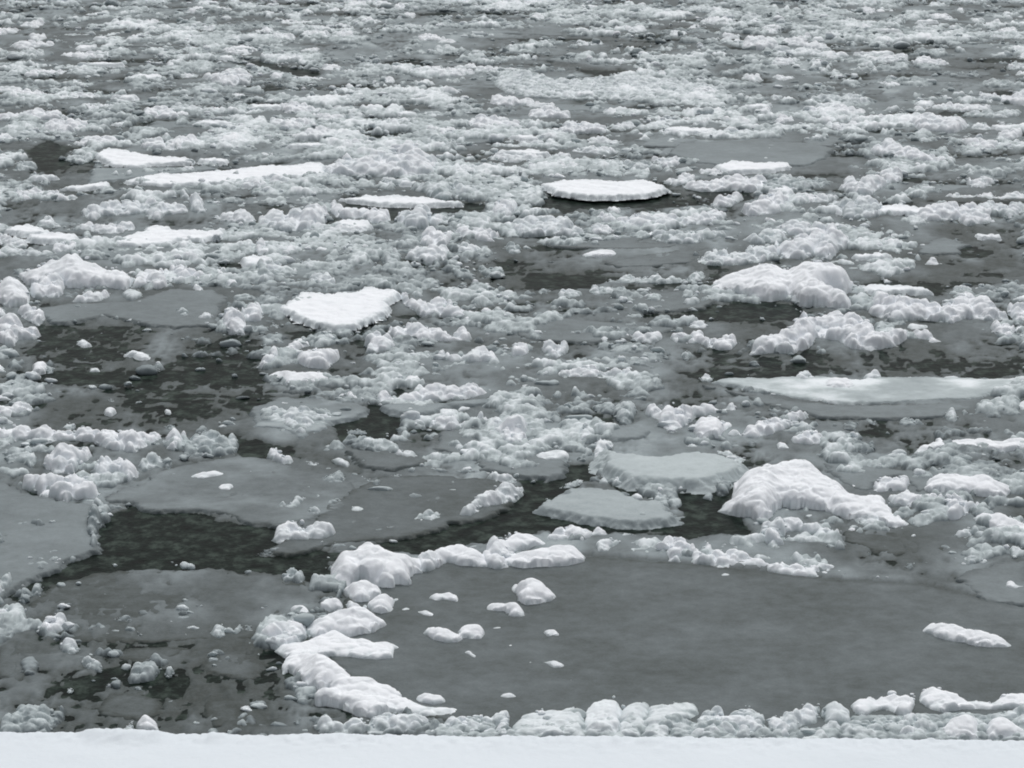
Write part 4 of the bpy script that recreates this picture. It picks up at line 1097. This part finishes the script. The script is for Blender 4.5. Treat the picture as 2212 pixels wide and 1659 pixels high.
# ---------------------------------------------------------------- build them
for i, t in enumerate(THINGS):
    o, k = t['o'], t['kind']
    if k in 'smlg':
        dw, dl, ds, dr = {'s': (0.0, 0.0, .5, .7), 'm': (.02, .6, .5, 1.0), 'l': (.22, .8, .42, .9), 'g': (.44, .7, .38, .9)}[k]
        m = MB()
        for P in t['polys']:
            heap(m, P, (max(0, o['w'] * .75 - .02) if 'w' in o and k == 'm' else o.get('w', dw)), o.get('lump', dl), cap=o.get('cap', .32), share=o.get('sh', ds), seed=i * 7 + 1,
                 rmul=dr, amp=.8 if k == 's' else 1.5, core=1.0 if k == 's' else .86)
            if k == 's' and 'lump' not in o:      # crumbs along the foot of the heap
                heap_crumbs = 0
        ob = m.build(t['name'])
    elif k == 'f':
        m = MB()
        for P in t['polys']:
            sheet(m, P, o.get('wet', .75), o.get('th', .03), seed=i, snowy=o.get('sn', 0), lipwet=o.get('lip', .10), rough=.25 if 'rg' in o else 1.0)
        ob = m.build(t['name'])
    else:
        P = t['polys'][0]; th = o.get('th', .06)
        m = MB(); sheet(m, P, .42, th * .8, seed=i, lipwet=.1, rough=1.2)
        ic = m
        cxy = unproj(t['c'][0], t['c'][1], 0)
        ob = bpy.data.objects.new(t['name'], None); COL.objects.link(ob)
        ob.empty_display_size = .2; ob.location = (float(cxy[0]), float(cxy[1]), 0)
        ic.build('ice_slab', parent=ob)
        m2 = MB()
        c0 = t['c']; bh = t['box'][3] - t['box'][1]
        Q = [(c0[0] + (x - c0[0]) * .985, y - 0.02 * bh - .35 * (y > c0[1])) for x, y in P]
        sheet(m2, Q, o.get('w', .0), .03 + .1 * th, seed=i, base=th * .78, lipwet=.22, rough=1.2, bump=.018)
        m2.build('snow_cover', parent=ob)
    tag(ob, t['label'], t['cat'], GROUPS[t['name']])

# ---------------------------------------------------------------- loose slush and brash nobody could count
PAN_P = THINGS[0]['polys'][0]
SMOOTH = [P for t in THINGS if t['kind'] in 'fw' for P in t['polys'] if t['area'] > (2500 if t['kind'] == 'f' else 500) and 'rubble-strewn' not in t['lab'] and (t['lab'] or t['kind'] == 'w')]
def mask_any(sx, sy, polys):
    r = np.zeros(np.shape(sx), bool)
    for P in polys:
        xs = [p[0] for p in P]; ys = [p[1] for p in P]
        k = (sx > min(xs)) & (sx < max(xs)) & (sy > min(ys)) & (sy < max(ys))
        if k.any():
            q = np.zeros_like(r); q[k] = inside(sx[k], sy[k], P); r |= q
    return r
def soft(mask, k):
    """the same mask with a gradual edge"""
    a = mask.astype(np.float32)
    for ax, n in ((0, k), (1, k)):
        c = np.cumsum(np.pad(a, [(n + 1, n) if i == ax else (0, 0) for i in (0, 1)], mode='edge'), axis=ax)
        a = (np.take(c, np.arange(2 * n + 1, c.shape[ax]), ax) - np.take(c, np.arange(0, c.shape[ax] - 2 * n - 1), ax)) / (2 * n + 1)
    return a
def build_slush():
    y = [19.6]
    while y[-1] < 92: y.append(y[-1] * 1.0021)
    y = np.array(y); u = np.linspace(-0.25, 0.25, 860)
    X = u[None] * (y[:, None] + 5.0); Y = np.repeat(y[:, None], len(u), 1)
    sx, sy = proj(X, Y, 0.0)
    wx, wy = sx + 55 * fbm(X * 1.6, Y * 1.6, 0, 5, 71, .65), sy + 16 * fbm(X * 1.6, Y * 1.6, 0, 5, 72, .65)
    lx, ly = sx + 14 * fbm(X * 3, Y * 3, 0, 4, 71), sy + 6 * fbm(X * 3, Y * 3, 0, 4, 72)
    lead = soft(mask_any(lx, ly, LEADS), 3); pool = soft(mask_any(wx, wy, POOLS[:OPEN_N]), 5); calm = soft(mask_any(wx, wy, POOLS[OPEN_N:]), 5)
    n = 0.75 * fbm(X * 1.3, Y * 0.9, 0, 7, 41, .66) + 0.30 * billow(X * 8, Y * 5, 0, 3, 45)
    cover = 0.16 - 0.85 * lead - 0.24 * pool - .02 * calm
    cover = cover + 0.12 * sstep(Y, 30, 50) + .6 * soft(mask_any(lx, ly, [RIM_SLUSH]), 4)
    streak = sstep(fbm(X * .42, Y * 1.7, 0, 4, 141), .10, .42) * (.35 + .65 * sstep(Y, 26, 40))
    Z = 0.032 * np.tanh((n + cover - .40 * streak) * 2.6) + 0.006 * fbm(X * 12, Y * 12, 0, 3, 47)
    Z = np.where(mask_any(sx, sy, [PAN_P]), np.clip(Z, .002, .006), Z)
    wt = 0.86 - 0.15 * sstep(fbm(X * .5, Y * .35, 0, 4, 49), -0.3, 0.5) - .28 * np.clip(fbm(X * 2.5, Y * 1.5, 0, 4, 52), -.2, 1) \
        - 0.03 * sstep(Y, 30, 60) + 0.04 * pool + .05 * calm + .08 * lead 
    wt = wt + (0.97 - wt) * (1 - sstep(Z, -.006, .028))
    Z = np.where(Z > 0, Z * (1 - .5 * pool), Z)
    m = MB(); height_sheet(m, X, Y, np.maximum(Z, -.05), Z > -0.004, np.clip(wt, 0, .97), anyv=True)
    tag(m.build('slush', origin=(0, 0, 0)), 'grey soaked slush filling the gaps between the floes and heaps', 'slush', kind='stuff')
build_slush()
def build_brash():
    # a) drifts of granular ice, frozen and pushed together
    y = [19.6]
    while y[-1] < 92: y.append(y[-1] * 1.00105)
    y = np.array(y); u = np.linspace(-0.25, 0.25, 1420)
    X = u[None] * (y[:, None] + 5.0); Y = np.repeat(y[:, None], len(u), 1)
    sx, sy = proj(X, Y, 0.0)
    wob = fbm(X * 2.2, Y * 2.2, 0, 4, 171)
    wx, wy = sx + 26 * wob, sy + 9 * fbm(X * 2.2, Y * 2.2, 0, 4, 172)
    lead = soft(mask_any(wx, wy, LEADS), 6); pool = soft(mask_any(wx, wy, POOLS), 8)
    sm = soft(mask_any(sx, sy, SMOOTH), 3); pan = soft(mask_any(sx, sy, [PAN_P]), 3)
    far = sstep(Y, 27, 48)
    big = fbm(X * .34, Y * .24, 0, 3, 81)
    mid = fbm(X * 1.5, Y * 1.3, 0, 3, 82)
    fine = fbm(X * 5.0, Y * 4.6, 0, 3, 83)
    D = .15 + .62 * big + .95 * mid + .85 * fine + .13 * far
    D = D - .45 * sstep(fbm(X * .42, Y * 1.7, 0, 4, 141), .08, .40) * (.35 + .65 * sstep(Y, 26, 40)) - .75 * pool - 1.6 * lead - .75 * sm - 3 * pan
    E = sstep(D, -.10, .55)
    g1, i1 = domes(X + .03 * wob, Y, .125, 11); g2, i2 = domes(X, Y + .02 * wob, .062, 12); g3, i3 = domes(X, Y, .032, 14)
    ridge = np.maximum(billow(X * .8, Y * .9, 0, 3, 95), 0)
    Z = -.040 + .042 * E + .055 * E * ridge * (1 + .5 * far) + E ** .7 * (.50 * g1 + .58 * g2 + .32 * g3)
    patch = fbm(X * .9, Y * .6, 0, 3, 91)
    wt = .755 - 4.0 * np.clip(Z, 0, .14) - .30 * patch + .16 * (i1 - .5) + .20 * (i2 - .5) - .06 * far
    wt = wt + .25 * (1 - sstep(Z, .0, .03)) + .12 * pool + .15 * lead
    m = MB(); height_sheet(m, X, Y, np.maximum(Z, -.05), Z > -.003, np.clip(wt, 0.0, .9), anyv=True)
    # b) loose bits and clods sticking out
    M = 240000
    Y2 = np.sqrt(rng.uniform(19.8 ** 2, 90 ** 2, M)); X2 = rng.uniform(-.248, .248, M) * (Y2 + 5.0)
    sx2, sy2 = proj(X2, Y2, 0.0)
    D2 = .15 + .62 * fbm(X2 * .34, Y2 * .24, 0, 3, 81) + .95 * fbm(X2 * 1.5, Y2 * 1.3, 0, 3, 82) + .85 * fbm(X2 * 5.0, Y2 * 4.6, 0, 3, 83) + .13 * sstep(Y2, 27, 48)
    p2 = mask_any(sx2, sy2, POOLS); s2 = mask_any(sx2, sy2, SMOOTH)
    D2 = D2 - .75 * p2 - .6 * s2
    E2 = sstep(D2, -.10, .55)
    pr = .02 + .30 * sstep(D2, -.35, .35)
    pr = np.where(mask_any(sx2, sy2, LEADS + [PAN_P]), 0, pr)
    k = rng.random(M) < pr
    X2, Y2, E2 = X2[k], Y2[k], E2[k]; n2 = len(X2)
    R2 = np.clip(.021 * np.exp(rng.normal(0, .50, n2)), .008, .085) * (1 + .3 * sstep(Y2, 32, 65))
    w2 = np.clip(rng.normal(.43, .13, n2) - .26 * fbm(X2 * .9, Y2 * .6, 0, 3, 91) - .12 * E2 + .12 * (1 - E2), .02, .75)
    zz = -.012 + .07 * E2 * rng.random(n2) ** 1.2 + R2 * .35
    C = np.stack([X2, Y2, zz], 1)
    ppx = R2 / (np.hypot(Y2, CAM_Z) / FPX)
    s_ = np.where(ppx > 11, 3, np.where(ppx > 4.6, 2, 1))
    print('clods', n2)
    for q in (1, 2, 3):
        kk = s_ == q
        add_lumps(m, C[kk], R2[kk], w2[kk], q, .85)
    tag(m.build('brash_ice', origin=(0, 0, 0)), 'countless small lumps of broken brash ice strewn between the bigger floes and heaps', 'brash ice', kind='stuff')
build_brash()
